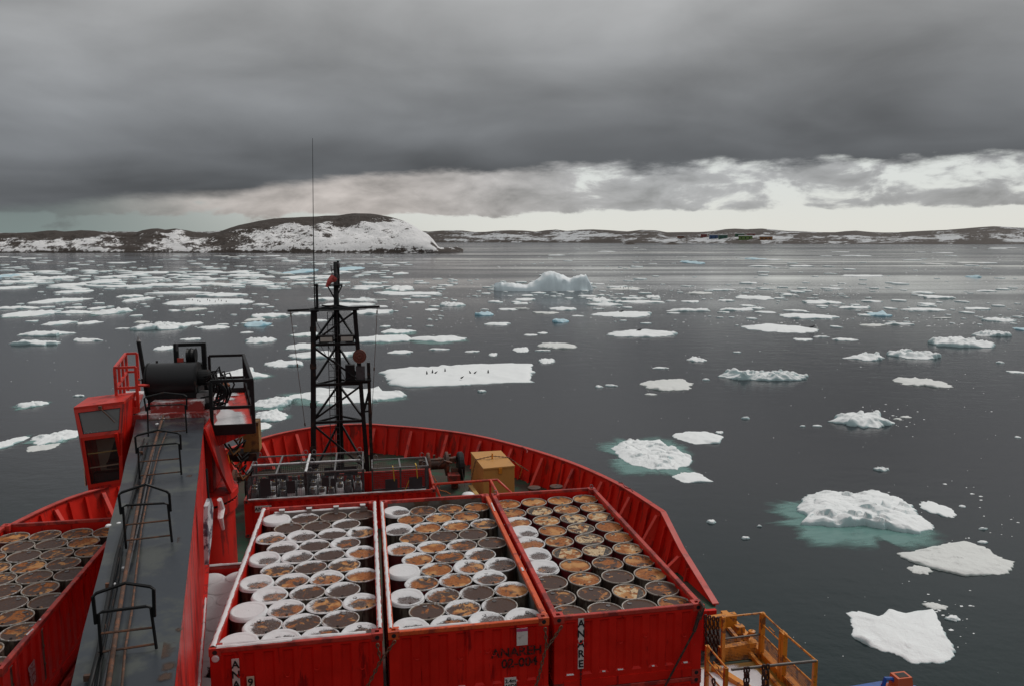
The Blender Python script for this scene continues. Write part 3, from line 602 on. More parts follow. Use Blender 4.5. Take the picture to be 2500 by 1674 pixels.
KW = {'F': 'flat white', 'R': 'rough white', 'B': 'pale blue', 'D': 'greyish'}
def region(px, py):
    if py > 1000: v = 'in the foreground'
    elif py > 900: v = 'fairly near'
    elif py > 800: v = 'in mid bay'
    elif py > 700: v = 'far out'
    else: v = 'near the far shore'
    if px < 420: h_ = 'left of the winch'
    elif px < 760: h_ = 'between winch and antenna'
    elif px < 1200: h_ = 'right of the mast'
    elif px < 1650: h_ = 'near the iceberg'
    elif px < 2100: h_ = 'below the houses'
    else: h_ = 'by the right border'
    return v, h_
OUTL = {'nearest floe': [(2063, 1497), (2095, 1490), (2137, 1504), (2170, 1485), (2203, 1494), (2254, 1489), (2278, 1485), (2301, 1530), (2310, 1554), (2338, 1592), (2320, 1618), (2222, 1621), (2194, 1602), (2128, 1583), (2081, 1555), (2077, 1526)], 'flat grey-white': [(2187, 1351), (2240, 1343), (2306, 1326), (2362, 1319), (2408, 1334), (2446, 1360), (2481, 1371), (2464, 1403), (2352, 1406), (2287, 1390), (2226, 1372)], 'largest rubble': [(1946, 1248), (1960, 1215), (2016, 1197), (2063, 1201), (2109, 1207), (2147, 1201), (2194, 1213), (2231, 1235), (2254, 1263), (2292, 1282), (2240, 1304), (2166, 1291), (2109, 1283), (2044, 1286), (1951, 1280), (1974, 1263)], 'big rubble floe': [(1490, 1095), (1530, 1078), (1572, 1082), (1610, 1072), (1638, 1095), (1661, 1108), (1691, 1117), (1689, 1136), (1652, 1148), (1591, 1148), (1540, 1136), (1516, 1123), (1502, 1110)], 'smooth teardrop': [(1640, 1163), (1670, 1153), (1698, 1152), (1743, 1175), (1670, 1178)], 'flat floe touching': [(1640, 1064), (1670, 1055), (1717, 1053), (1766, 1064), (1759, 1082), (1698, 1084), (1661, 1073)], 'great flat floe': [(921, 912), (945, 904), (990, 901), (1050, 898), (1105, 893), (1175, 889), (1245, 886), (1304, 888), (1310, 908), (1306, 934), (1250, 935), (1150, 940), (1003, 946), (955, 943), (945, 934), (938, 924)]}
pend = {}; FLO = []
for i, (px, py, w, h, k, tt, lb) in enumerate(FL):
    base_near = PZ(px, py+h/2, SEA); dist = (base_near-Vector(CAM)).length; s_ = (base_near-Vector(CAM)).dot(Vector(CF))/FPX; rd = Vector((base_near.x-CAM[0], base_near.y-CAM[1], 0)).normalized()
    a = w*s_/2; th = {'F': .50, 'R': .70, 'D': .36, 'B': .75}[k]*min(1.0, max(.30, a/4.5))
    if py > 1040: th *= .72
    elev_ = (CAM[2]-SEA)/dist; thpx = th/s_*1.0
    hh = max(h-thpx*.8, h*.4); far_ = PZ(px, py+h/2-hh, SEA); b = max((far_-base_near).length/2, .25*a if w < 60 else .12*a); c = base_near+rd*b
    seg = 210 if w > 180 and k == 'R' else 128 if w > 180 else (84 if w > 80 else (56 if w > 35 else 32)); rg = 58 if w > 180 and k == 'R' else 34 if w > 180 else (20 if w > 80 else (12 if w > 35 else 8))
    shp = None
    for key, pts in OUTL.items():
        if lb and lb.startswith(key):
            W_ = [PZ(x, y+th*.5*(1 if False else 0)/s_, SEA) for x, y in pts]; xa = [p.dot(FR) for p in W_]; ya = [p.dot(FD) for p in W_]
            x0_, x1_, y0_, y1_ = min(xa), max(xa), min(ya), max(ya); a, b = (x1_-x0_)/2, (y1_-y0_)/2; c = FR*((x0_+x1_)/2)+FD*((y0_+y1_)/2); c.z = SEA
            shp = [((x-(x0_+x1_)/2)/a, (y-(y0_+y1_)/2)/b) for x, y in zip(xa, ya)]
    V, F, wet = floe_mesh(a, b, th, k, 100+i*7, seg, rg, boxy=False, shape=shp)
    m_ = {'F': ICE_W, 'R': ICE_W, 'B': ICE_B, 'D': ICE_D}[k]
    o = np_mesh('ice_floe', V, F, m_, origin=(c.x, c.y, SEA), attr={'wet': wet})
    if tt:
        if w > 180: ledge_part(o, a, b, 100+i, (-.08, -.26), 1.36)
        else: ledge_part(o, a, b, 100+i, (.06, -.25), 1.22)
    o['category'] = 'ice floe'; FLO.append((o, px, py, w, k))
    if lb: o['label'] = lb
    else: pend.setdefault((size_word(w), KW[k])+region(px, py), []).append((px, o))
for (sw, kw, rv, rh), lst in pend.items():
    lst.sort(key=lambda q: q[0]); n = len(lst)
    for j, (px, o) in enumerate(lst):
        pre = 'the only' if n == 1 else ('leftmost' if j == 0 else ('rightmost' if j == n-1 else ORD[j+1]+' from left'))
        o['label'] = (f'{sw} {kw} floe {rv}, {rh}' if n == 1 else f'{pre} of the {sw} {kw} floes {rv}, {rh}')
        if len(o['label'].split()) > 16: o['label'] = f'{pre if n>1 else ""} {sw} {kw} floe {rv}, {rh}'.strip()
# loose small floes of the drift belts, sharing a few meshes
protos = []
for k in range(10):
    V, F, wet = floe_mesh(1.0, .42, .11, 'FFRFDFRFFD'[k], 900+k, 34, 8); protos.append(np_mesh('ice_floe', V, F, [ICE_W, ICE_W, ICE_W, ICE_W, ICE_D][k % 5], attr={'wet': wet}))
rn = random.Random(5); cnt = 0; BL = []
belts = [(0, 900, 664, 708, 44, 44, 'low floe of the drift belt', 'floes packed in the left drift belt'),
         (0, 1000, 624, 662, 22, 30, 'thin floe off the headland', 'thin floes off the headland'),
         (0, 800, 710, 800, 12, 30, 'tiny scattered floe', 'floes scattered left of the antenna'),
         (900, 1500, 690, 760, 20, 34, 'small floe around the iceberg', 'floes around the iceberg'),
         (1500, 2500, 690, 780, 20, 30, 'small thin floe in streaky water', 'thin floes in the streaky water at right'),
         (1250, 2500, 604, 660, 16, 36, 'thin floe before the far shore', 'thin floes before the far shore')]
for (x0, x1, y0, y1, n, ws, lab, grp) in belts:
    for q in range(n):
        px, py = rn.uniform(x0, x1), rn.uniform(y0, y1); c = PZ(px, py, SEA); s_ = (c-Vector(CAM)).length/FPX; w = ws*rn.uniform(.5, 1.7)*s_
        o = protos[cnt] if cnt < 10 else protos[rn.randrange(10)].copy()
        if cnt >= 10: COL.objects.link(o)
        o.location = (c.x, c.y, SEA); o.scale = (w*.5, w*.5*rn.uniform(1.0, 2.6), min(max(w*.5, 2.0), 7)); o.rotation_euler = (0, 0, rn.uniform(-.12, .12))
        tag(o, None, 'ice floe', grp); cnt += 1; BL.append((px, py, (x0, x1, y0, y1), lab, o))
XM = [(170, 'left of the cab'), (340, 'above the cab'), (520, 'above the winch'), (700, 'left of the whip antenna'), (900, 'around the masthead'), (1180, 'right of the masthead'), (1460, 'by the iceberg'), (1750, 'below the blue house'), (2050, 'below the orange house'), (2300, 'far right'), (2600, 'at the right border')]
cell = {}
for px, py, bb, lab, o in BL:
    xn = next(n for lim, n in XM if px < lim); q = min(2, int((py-bb[2])/(bb[3]-bb[2])*3)); cell.setdefault((lab, xn, ('farther row', 'middle row', 'nearer row')[q]), []).append((px, o))
for (lab, xn, rw), l_ in cell.items():
    l_.sort(key=lambda q: q[0])
    for j, (px, o) in enumerate(l_): o['label'] = (f'{ORD[j+1]} {lab} from left, {xn}, {rw}' if len(l_) > 1 else f'lone {lab}, {xn}, {rw}')
# brash: countless crumbs of ice
V = []; F = []
def crumb(c, r, hgt, rn):
    r *= rn.choice((.5, .7, .8, 1, 1, 1.5)); k0 = len(V); n = 6
    for j in range(n): t = 2*PI*j/n+rn.random(); V.append((c.x+math.cos(t)*r*rn.uniform(.5, 1.2), c.y+math.sin(t)*r*rn.uniform(.4, .9), SEA-.02))
    V.append((c.x+rn.uniform(-.3, .3)*r, c.y, SEA+hgt))
    for j in range(n): F.append((k0+j, k0+(j+1) % n, k0+n))
for (x0, x1, y0, y1, n, rp) in [(0, 2500, 625, 700, 300, 1.8), (0, 2500, 690, 800, 300, 1.8), (0, 2500, 780, 960, 200, 2.0), (900, 2500, 940, 1674, 130, 2.2), (1400, 2100, 695, 725, 260, 2.2), (950, 1500, 700, 790, 160, 2.0), (2150, 2500, 1250, 1320, 25, 4), (2250, 2380, 1440, 1600, 22, 6), (2080, 2260, 985, 1050, 26, 4), (2160, 2400, 1180, 1260, 20, 5), (1650, 2500, 770, 800, 120, 3)]:
    for q in range(n):
        px, py = rn.uniform(x0, x1), rn.uniform(y0, y1); c = PZ(px, py, SEA); s_ = (c-Vector(CAM)).length/FPX; r = rp*s_*rn.uniform(.5, 1.5)
        crumb(c, r, min(r*.18, .3), rn)
def slab(c, rx, ry, hg):
    k0 = len(V); n = 10
    rr = [rn.uniform(.55, 1.1) for _ in range(n)]
    for q, (f, z) in enumerate(((1.0, -.05), (.97, hg*.7), (.6, hg))):
        for j in range(n): t = 2*PI*j/n; p = c+FR*(math.cos(t)*rx*rr[j]*f)+FD*(math.sin(t)*ry*rr[j]*f); V.append((p.x, p.y, SEA+z*rn.uniform(.8, 1.2) if q else SEA+z))
    V.append((c.x, c.y, SEA+hg))
    for q in range(2):
        for j in range(n): a = k0+q*n; F.append((a+j, a+(j+1) % n, a+n+(j+1) % n)); F.append((a+j, a+n+(j+1) % n, a+n+j))
    for j in range(n): F.append((k0+2*n+j, k0+2*n+(j+1) % n, k0+3*n))
for (x0, x1, y0, y1, n, w_) in [(0, 950, 662, 706, 260, 13), (0, 1000, 622, 665, 150, 8), (0, 1100, 700, 800, 110, 7), (950, 1550, 680, 740, 90, 9), (1350, 2200, 690, 735, 100, 9), (1300, 2500, 605, 690, 60, 9), (1500, 2500, 735, 800, 60, 7), (2200, 2500, 700, 800, 30, 8)]:
    for q in range(n):
        px, py = rn.uniform(x0, x1), rn.uniform(y0, y1); c = PZ(px, py, SEA); s_ = (c-Vector(CAM)).length/FPX; w = w_*s_*rn.choice((.4, .5, .7, .8, 1, 1.4, 2)); slab(c, w, w*rn.uniform(.8, 1.6), min(.45, .10*w+.06))
tag(np_mesh('brash_ice', V, F, ICE_W, attr={'wet': np.zeros(len(V))}, smooth=False), 'countless small crumbs of brash ice floating between the floes', 'brash ice', kind='stuff')
# the iceberg
bp = [(1206, 697), (1212, 689), (1240, 688), (1262, 691), (1286, 694), (1300, 687), (1318, 676), (1330, 665), (1345, 662), (1362, 666), (1380, 674), (1392, 677), (1404, 676), (1412, 674), (1418, 671), (1430, 670), (1434, 680), (1440, 690), (1447, 702)]
c0 = PZ(1326, 709.5, SEA); s_ = (c0-Vector(CAM)).length/FPX; N = 96; M = 20; V = np.zeros((M, N, 3)); xs = np.linspace(1206, 1447, N)
top = np.interp(xs, [p[0] for p in bp], [p[1] for p in bp])
for j in range(N):
    hx_ = (709.5-top[j])*s_*1.02; X_ = (xs[j]-1326)*s_; e_ = 1-abs((j/(N-1))*2-1)**3.5; dep = 4.5*e_+.3
    crag = (fbm(X_*.4, 3.0, 5, 4)-.5)
    for i in range(M):
        t = i/(M-1)*2-1            # -1 near face, +1 far face
        pr_ = max(0.0, 1-abs(t)**(2.2+3*(xs[j] > 1392)))**.55
        yy = t*dep+(t < 0)*(fbm(X_*.35, i*.12, 8, 4)-.5)*2.2*(1-abs(t))
        zz = hx_*pr_*(1-.14*(t > -.2)*abs(t))
        if abs(t) < .98: zz += crag*.5*(1-pr_)+(float(fbm(X_*.8, yy*.8, 14, 4, .6))-.5)*1.3*pr_; yy += (abs(float(vnoise(X_*.55, zz*.35, 21))-.5)-.2)*2.4*(t < 0)*(1-abs(t)**6)
        if xs[j] > 1386 and xs[j] < 1398: zz *= .95
        V[i, j] = tuple(FR*X_+FD*yy); V[i, j, 2] = zz-.25 if abs(t) < .98 else -.5
tag(np_mesh('iceberg', V.reshape(-1, 3), grid_faces(M, N), ICE_P, origin=(c0.x, c0.y, SEA), attr={'wet': np.zeros(N*M)}, smooth=False), 'pale blue iceberg with one rounded peak and a long low tail at left', 'iceberg')
# penguins and seals
def penguin(c, hgt, ang, lean, lab, grp):
    t = thing('penguin', lab, 'penguin', c, grp); d = Vector((math.cos(ang), math.sin(ang), 0)); upv = (Vector((0, 0, 1))*math.cos(lean)+d*math.sin(lean)).normalized()
    c = Vector(c); P = [c+upv*(hgt*q) for q in (0, .12, .35, .6, .76, .82, .90, 1.0)]
    MB().tube(P, [hgt*q for q in (.10, .17, .20, .16, .09, .09, .085, .03)], 10).build('body', PENG, t, smooth=True)
    MB().tube([p+d*hgt*.07 for p in P[1:5]], [hgt*q for q in (.12, .155, .12, .05)], 8).build('belly', PENW, t, smooth=True)
    MB().tube([P[6]+d*hgt*.06, P[6]+d*hgt*.20], [hgt*.03, hgt*.008], 5).build('beak', PENG, t)
    sdv = upv.cross(d)
    for sg in (-1, 1): MB().tube([P[3]+sdv*hgt*.15*sg, P[1]+sdv*hgt*.24*sg], [hgt*.045, hgt*.02], 5).build('flipper', PENG, t)
def top_at(px, py, th=.5): return PZ(px, py, SEA+th)
for k, (x, y, lean, an) in enumerate([(1953, 812, .1, 2), (1978, 806, .15, 1), (1988, 808, .9, 0), (2036, 800, 0, 3), (2153, 808, .8, 2), (2168, 808, .9, 0), (2107, 830, 1.0, 0), (2233, 806, .05, 1)]):
    w_ = ['leftmost standing penguin on the great flat floe', 'upright penguin of the close pair on the great floe', 'leaning penguin of the close pair on the great floe', 'pale-looking penguin alone, mid-left on the great floe', 'left one of two crouching penguins on the great floe', 'right one of two crouching penguins on the great floe', 'penguin lying nearest the front edge of the great floe', 'rightmost penguin on the great flat floe'][k]
    penguin(top_at(x*SA, 480+y*SA), .52, an, lean, w_, 'penguins on the great flat floe')
for k, x in enumerate([880, 905, 915, 950, 960, 985, 1000, 1012, 1035]):
    penguin(top_at(x*SA, 480+(476+(k % 3)*4)*SA), .55, k, .1, f'{ORD[k+1]} tiny penguin from left on the very long floe left of the antenna', 'penguins on the very long left floe')
for k, x in enumerate([495, 510, 520, 532, 545]):
    penguin(top_at(1250+x*SA, 480+(419+(k % 2)*3)*SA, .3), .6, k, .1, f'{ORD[k+1]} tiny penguin from left on the greyish floe right of the iceberg', 'penguins on the greyish floe')
for k, (px, py, lb) in enumerate([(1250+582*SA, 480+613*SA, 'dark seal raising its head on the long flat floe right of centre'), (1250+1373*SA, 480+598*SA, 'dark seal at the right end of the thick flat floe'), (1250+502*SA, 480+527*SA, 'tiny dark seal on the floe below the iceberg')]):
    c = top_at(px, py, .5); d = FR
    tag(MB().tube([c-d*.7, c-d*.4+Vector((0, 0, .08)), c+Vector((0, 0, .13)), c+d*.35+Vector((0, 0, .25)), c+d*.5+Vector((0, 0, .45))], [.04, .12, .18, .14, .07], 10).build('seal', PENG, origin=c, smooth=True), lb, 'seal', 'seals on the floes')

# ================================================================== THE SHIP
CX = -1.3; DECK = -3.6; BT = -2.4
RT = [(0.0, 23.86), (1.2, 23.72), (1.8, 23.35), (3.3, 22.6), (5.4, 21.0), (7.0, 18.73), (8.33, 16.28), (8.95, 14.5), (9.39, 12.9), (9.72, 10.45)]
LT = [(0.0, 23.86), (-1.0, 23.72), (-2.62, 22.82), (-4.05, 20.98), (-5.7, 18.9), (-7.77, 16.06), (-8.5, 15.08), (-9.11, 13.08), (-9.6, 10.45)]
def smooth_path(P, n):
    P = np.array(P, float); d = np.concatenate([[0], np.cumsum(np.linalg.norm(np.diff(P, axis=0), axis=1))])
    for _ in range(2):       # corner cutting
        Q = [P[0]]
        for i in range(len(P)-1): Q += [P[i]*.75+P[i+1]*.25, P[i]*.25+P[i+1]*.75]
        Q.append(P[-1]); P = np.array(Q)
    d = np.concatenate([[0], np.cumsum(np.linalg.norm(np.diff(P, axis=0), axis=1))]); t = np.linspace(0, d[-1], n)
    return np.stack([np.interp(t, d, P[:, k]) for k in range(P.shape[1])], 1), d[-1]
path = [(CX+a, b) for a, b in reversed(LT)]+[(CX+a, b) for a, b in RT[1:]]
NP_ = 121; top_p, blen = smooth_path(path, NP_)
aftR = [(8.42, 9.0, -2.98), (8.42, 7.6, -3.34), (8.42, 6.75, -3.56)]; aftL = [(-10.9, 9.0, -2.85), (-10.9, 7.6, -3.3), (-10.9, 6.75, -3.56)]
TOP = [Vector(p) for p in reversed(aftL)]+[Vector((p[0], p[1], BT)) for p in top_p]+[Vector(p) for p in aftR]
def inward(i):
    a, b = TOP[max(i-1, 0)], TOP[min(i+1, len(TOP)-1)]; d = Vector((b.x-a.x, b.y-a.y, 0)).normalized(); return Vector((d.y, -d.x, 0))
INW = [inward(i) for i in range(len(TOP))]
for i in range(len(INW)):
    if TOP[i].y < 10: INW[i] = Vector((-1 if TOP[i].x > 0 else 1, 0, 0))
ship = thing('cargo_ship', 'red ship bow with high ribbed bulwark, green deck and flared sides', 'ship', (CX, 8, DECK))
bot = [TOP[i]+INW[i]*(.28*min(1, (TOP[i].z-DECK)/1.2))-Vector((0, 0, TOP[i].z-DECK+.02)) for i in range(len(TOP))]
# bulwark plating, 12 mm plate with real thickness
m = MB(); n = len(TOP)
for i in range(n-1):
    o0, o1 = TOP[i]-INW[i]*.02, TOP[i+1]-INW[i+1]*.02; q0, q1 = bot[i]-INW[i]*.02, bot[i+1]-INW[i+1]*.02
    m.hexa([q0, q1, bot[i+1], bot[i], o0, o1, TOP[i+1], TOP[i]])
bul = m.build('bulwark', SHIPR, ship); ORI[bul.name] = ORI[ship.name]
m = MB()
for i in range(n-1):
    a, b = TOP[i], TOP[i+1]; u_ = Vector((0, 0, .035))
    m.hexa([a-INW[i]*.10, b-INW[i+1]*.10, b+INW[i+1]*.07, a+INW[i]*.07, a-INW[i]*.10+u_, b-INW[i+1]*.10+u_, b+INW[i+1]*.07+u_, a+INW[i]*.07+u_])
m.build('cap_rail', CAPR, bul)
# vertical stiffeners between the brackets, then the triangular brackets
cum = [0]
for i in range(n-1): cum.append(cum[-1]+(TOP[i+1]-TOP[i]).length)
def at_len(s_):
    i = max(0, min(n-2, int(np.searchsorted(cum, s_))-1)); f = (s_-cum[i])/(cum[i+1]-cum[i]); w = lambda L: L[i]*(1-f)+L[i+1]*f
    return w(TOP), w(bot), w(INW).normalized(), (TOP[i+1]-TOP[i]).normalized()
stf = MB(); s_ = 1.0; k = 0
while s_ < cum[-1]-.6:
    T_, B_, I_, D_ = at_len(s_)
    if T_.z > -3.2:
        if k % 3 == 0:
            hgt_ = T_.z-DECK; tp = T_-Vector((0, 0, .12))+I_*.02; P0 = tp+I_*.10; P1 = Vector((B_.x, B_.y, DECK+.02))+I_*.45; D2 = Vector((D_.x, D_.y, 0)).normalized()
            mb = MB(); w_ = D2*.012
            mb.hexa([tp-w_, P0-w_, P0+w_, tp+w_, tp-w_, P0-w_, P0+w_, tp+w_][:0] or [B_+Vector((0, 0, .02))-w_, P1-w_, P1+w_, B_+Vector((0, 0, .02))+w_, tp-w_, P0-w_, P0+w_, tp+w_])
            mb.bar(P0+I_*.012, P1+I_*.012+Vector((0, 0, .02)), .13, .022, up=I_.cross(D2) if abs(I_.cross(D2).z) < .5 else I_)
            mb.build('bracket', FRMR, bul)
        else:
            stf.obox((T_+B_)/2+I_*.05-Vector((0, 0, .04)), D_, I_, (T_-B_).normalized(), .010, .055, (T_-B_).length/2-.05)
            stf.obox((T_+B_)/2+I_*.105-Vector((0, 0, .04)), D_, I_, (T_-B_).normalized(), .045, .006, (T_-B_).length/2-.05)
    s_ += .60; k += 1
tag(stf.build('stiffener', SHIPR, bul), kind='stuff')
# hull side below the deck and the deck sheet
hull = MB(); rows = [bot]
for zq, fl in ((-6.5, .75), (-9.5, 1.7), (-13.5, 2.9)):
    rows.append([Vector((b.x, b.y, zq))+INW[i]*fl*(1.0 if b.y > 10 else max(0, (b.y-2)/8)) for i, b in enumerate(bot)])
for r_ in range(3):
    for i in range(n-1): hull.add([rows[r_][i], rows[r_][i+1], rows[r_+1][i+1], rows[r_+1][i]], [(0, 1, 2, 3)])
for sx in (8.42, -10.9): hull.add([(sx, -14, DECK-.02), (sx, 6.76, DECK-.02), (sx, 6.76, -13.5), (sx, -14, -13.5)], [(0, 1, 2, 3)])
hull.build('hull', SHIPR, ship)
dk_ = MB(); dk_.add([(-10.9, -14, DECK)]+[(b.x, b.y, DECK) for b in bot]+[(8.42, -14, DECK)], [tuple(reversed(range(len(bot)+2)))])
dk_.build('deck', GREEN, ship)
hb = MB().box(-7.9, 6.4, -4, 6.3, DECK+.004, DECK+.03)
hb.build('hatch_cover', HATCH, ship)
# breakwater plate and coaming on the after side, starboard sloping end

# ------------------------------------------------------------------ containers
def snow_strip(parent, p0, p1, w, h, seed, name='snow', cover=1.0):
    p0, p1 = Vector(p0), Vector(p1); d = p1-p0; L = d.length; d.normalize(); r = Vector((d.y, -d.x, 0)); N = max(12, int(L/.035)); M = 7
    V = np.zeros((N, M, 3)); Cv = np.zeros((N, M))
    for i in range(N):
        f = i/(N-1); e1 = vnoise(f*L*9, 1.0, seed)*.55+vnoise(f*L*34, 2, seed)*.45; e2 = vnoise(f*L*9, 8.0, seed)*.55+vnoise(f*L*34, 5, seed)*.45
        for j in range(M):
            t = j/(M-1)*2-1; lim = 1.02-(e1 if t < 0 else e2)*.55
            x = t*lim*w/2; c = p0+d*(f*L)+r*x; z = h*(1-abs(t)**3)*(.6+.6*float(vnoise(f*L*6, t*2, seed+3)))
            V[i, j] = (c.x, c.y, c.z+z); Cv[i, j] = min(1.0, cover)*(1.25-.45*abs(t)) if 0 < i < N-1 else .2
    o_ = ORI[parent.name]
    return np_mesh(name, V.reshape(-1, 3)-np.array(o_), grid_faces(N, M), SNOW, parent=parent, attr={'cover': Cv.reshape(-1)})
CW, CL, CH = 2.438, 6.058, 1.215
def corrugated(mb, p0, p1, z0, z1, out, depth=.032, period=.272, th=.004, edge=.10):
    """pressed panel from p0 to p1 (xy); out = outward normal; pressings sunk inwards with closed ends"""
    p0, p1, out = Vector(p0), Vector(p1), Vector(out); d = p1-p0; L = d.length; d.normalize(); k = max(1, int((L-.06)/period)); off = (L-k*period)/2
    up = Vector((0, 0, 1)); P = []
    def q(s, dd, z): v = p0+d*s-out*dd; return (v.x, v.y, z)
    zt, zb = z1-edge*.55, z0+edge*.8
    mb.add([q(0, 0, z0), q(off, 0, z0), q(off, 0, z1), q(0, 0, z1)], [(0, 1, 2, 3)])
    for i in range(k):
        s0 = off+i*period; a, b, c, e = s0+.055, s0+.085, s0+period-.085, s0+period-.055
        V = [q(s0, 0, z0), q(a, 0, z0), q(e, 0, z0), q(s0+period, 0, z0), q(s0, 0, z1), q(a, 0, z1), q(e, 0, z1), q(s0+period, 0, z1),
             q(a, 0, zb), q(e, 0, zb), q(a, 0, zt), q(e, 0, zt), q(b, depth, zb+.03), q(c, depth, zb+.03), q(b, depth, zt-.03), q(c, depth, zt-.03)]
        mb.add(V, [(0, 1, 5, 4), (2, 3, 7, 6), (1, 2, 9, 8), (10, 11, 6, 5), (8, 9, 13, 12), (14, 15, 11, 10), (8, 12, 14, 10), (13, 9, 11, 15), (12, 13, 15, 14)])
    mb.add([q(off+k*period, 0, z0), q(L, 0, z0), q(L, 0, z1), q(off+k*period, 0, z1)], [(0, 1, 2, 3)])
def container(x0, y0, ztop, label, red=RED, rails=None, lining=None, rot=False, group='red half height open containers', simple=False):
    W_, L_ = (CL, CW) if rot else (CW, CL); x1, y1, z0 = x0+W_, y0+L_, ztop-CH
    rails = rails or {}; g = lambda k_: rails.get(k_, REDR)
    t = thing('open_top_container', label, 'shipping container', ((x0+x1)/2, (y0+y1)/2, z0), group)
    e = .012; r = .085
    for nm, (a, b, nrm) in {'front': ((x0+.06, y0+e), (x1-.06, y0+e), (0, -1, 0)), 'back': ((x1-.06, y1-e), (x0+.06, y1-e), (0, 1, 0)),
                            'left': ((x0+e, y1-.06), (x0+e, y0+.06), (-1, 0, 0)), 'right': ((x1-e, y0+.06), (x1-e, y1-.06), (1, 0, 0))}.items():
        if simple and nm in ('back', 'left', 'right'): continue
        mb = MB(); corrugated(mb, (*a, 0), (*b, 0), z0+.14, ztop-.06, nrm); mb.build('end_panel' if nm in ('front', 'back') else 'side_panel', red, t)
    li = lining or red
    MB().box(x0+.055, x0+.060, y0+.06, y1-.06, z0+.15, ztop-.07).box(x1-.060, x1-.055, y0+.06, y1-.06, z0+.15, ztop-.07).box(x0+.06, x1-.06, y0+.055, y0+.06, z0+.15, ztop-.07).build('inner_wall', li, t)
    MB().box(x0+.06, x1-.06, y1-.060, y1-.055, z0+.15, ztop-.07).build('far_inner_wall', LININ if lining else red, t)
    MB().box(x0+.03, x1-.03, y0+.03, y1-.03, z0+.03, z0+.15).build('floor', HATCH, t)
    for nm, b in {'left': (x0, x0+r, y0+.16, y1-.16), 'right': (x1-r, x1, y0+.16, y1-.16), 'front': (x0+.16, x1-.16, y0, y0+.065), 'back': (x0+.16, x1-.16, y1-.065, y1)}.items():
        bevel(MB().box(*b, ztop-.075, ztop-.004).build('top_rail', g(nm), t), .008)
        MB().box(*b, z0, z0+.14).build('bottom_rail', red, t)
    cst = BLKR if False else REDR
    for cx in (x0, x1-.165):
        for cy in (y0, y1-.165):
            MB().box(cx+.01, cx+.155, cy+.01, cy+.155, z0+.11, ztop-.12).build('corner_post', red, t)
            for zz, up in ((ztop-.118, 1), (z0, -1)):
                # casting with an oval hole on top: built as four walls round the hole
                mb = MB(); h_ = .118 if up == 1 else .11; mb.box(cx, cx+.165, cy, cy+.05, zz, zz+h_).box(cx, cx+.165, cy+.115, cy+.165, zz, zz+h_).box(cx, cx+.052, cy+.05, cy+.115, zz, zz+h_).box(cx+.113, cx+.165, cy+.05, cy+.115, zz, zz+h_).box(cx+.05, cx+.115, cy+.05, cy+.115, zz, zz+.01)
                cf = mb.build('corner_casting', g('front') if up == 1 and cy == y0 else cst, t)
                xm = cx+.0825
                MB().lathe([(.001, -.002), (.032, -.002), (.034, -.001)], 14, (xm, cy+(0 if cy == y0 else .165), zz+h_/2), axis='y').build('lashing_hole', BLACKP, t)
    return t
c1x, c2x, c3x, c4x, c0x = -2.515, 0.0, 2.512, -7.60, -5.10
C1 = container(c1x, 0, 0, 'snow railed open container full of snowy drums beside the crane boom', rails={'front': REDR})
C2 = container(c2x, 0, 0, 'orange railed open container of drums lettered ANAREH 02-004', rails={'right': ORNG, 'left': ORNG, 'front': ORNG}, lining=LINR)
C3 = container(c3x, 0, 0, 'rightmost open container of rusty drums with a vertical ANARE label')
C4 = container(c4x, 0, 0, 'open container of brown drums left of the crane boom')
C0 = container(c0x, 0, -CH-.01, 'lower snowy open container between crane boom and snow railed container')
CG = container(-4.13, 13.95, -2.38, 'low container crosswise on the foredeck holding the gas cages, marked ANARE', rot=True)
for x, lb in ((c1x, 'red container directly under the snow railed one'), (c2x, 'red container directly under the orange railed one'), (c3x, 'red container directly under the rightmost drum container'), (c4x, 'red container under the one left of the crane boom')):
    container(x, 0, -CH-.01, lb, group='red containers of the lower tier')
for x, lb in ((c3x, 'bottom tier red container at the right end of the stacks'), (c4x, 'bottom tier red container at the left end of the stacks'), (c1x, 'bottom tier red container beneath the snow railed stack')):
    container(x, 0, -2*CH-.02, lb, group='red containers of the bottom tier')
MB().box(-5.1, -2.54, .02, 6.04, DECK+.03, -2*CH-.03).build('tmp', HATCH)
bpy.data.objects['tmp'].name = 'hatch_block'; hb_ = bpy.data.objects['hatch_block']; hb_.parent = ship; hb_.location = -Vector(ship.location)
# snow lying on the rims
snow_strip(C1, (c1x+.045, .05, 0), (c1x+.045, CL-.10, 0), .095, .022, 1)
snow_strip(C1, (c1x+CW-.04, .15, 0), (c1x+CW-.04, CL-.10, 0), .085, .022, 2)
snow_strip(C1, (c1x+.10, .05, 0), (c1x+1.15, .05, 0), .095, .02, 3)
snow_strip(C1, (c1x+.18, .14, -.02), (c1x+2.2, .16, -.05), .12, .03, 33, cover=.9)
snow_strip(C2, (c2x+.04, .12, 0), (c2x+.04, CL-.15, 0), .075, .02, 4)
snow_strip(C2, (c2x+.15, .10, -.02), (c2x+1.2, .10, -.02), .09, .025, 5, cover=.85)
snow_strip(C2, (c2x+CW-.04, 4.85, 0), (c2x+CW-.03, 5.4, 0), .04, .012, 15, cover=.7)
snow_strip(C2, (c2x+CW-.05, 1.75, 0), (c2x+CW-.05, 1.9, 0), .05, .012, 16, cover=.7)
snow_strip(C0, (c0x+.15, CL-.04, -CH), (c0x+CW-.02, CL-.04, -CH), .10, .03, 6)
snow_strip(C0, (c0x+CW-.05, .1, -CH), (c0x+CW-.05, CL-.1, -CH), .09, .03, 7)
snow_strip(CG, (-4.0, 13.99, -2.38), (1.6, 13.99, -2.38), .09, .03, 8, cover=1.1)
snow_strip(C4, (c4x+CW-.06, .92, 0), (c4x+CW-.04, 1.12, 0), .035, .012, 9, cover=.8)
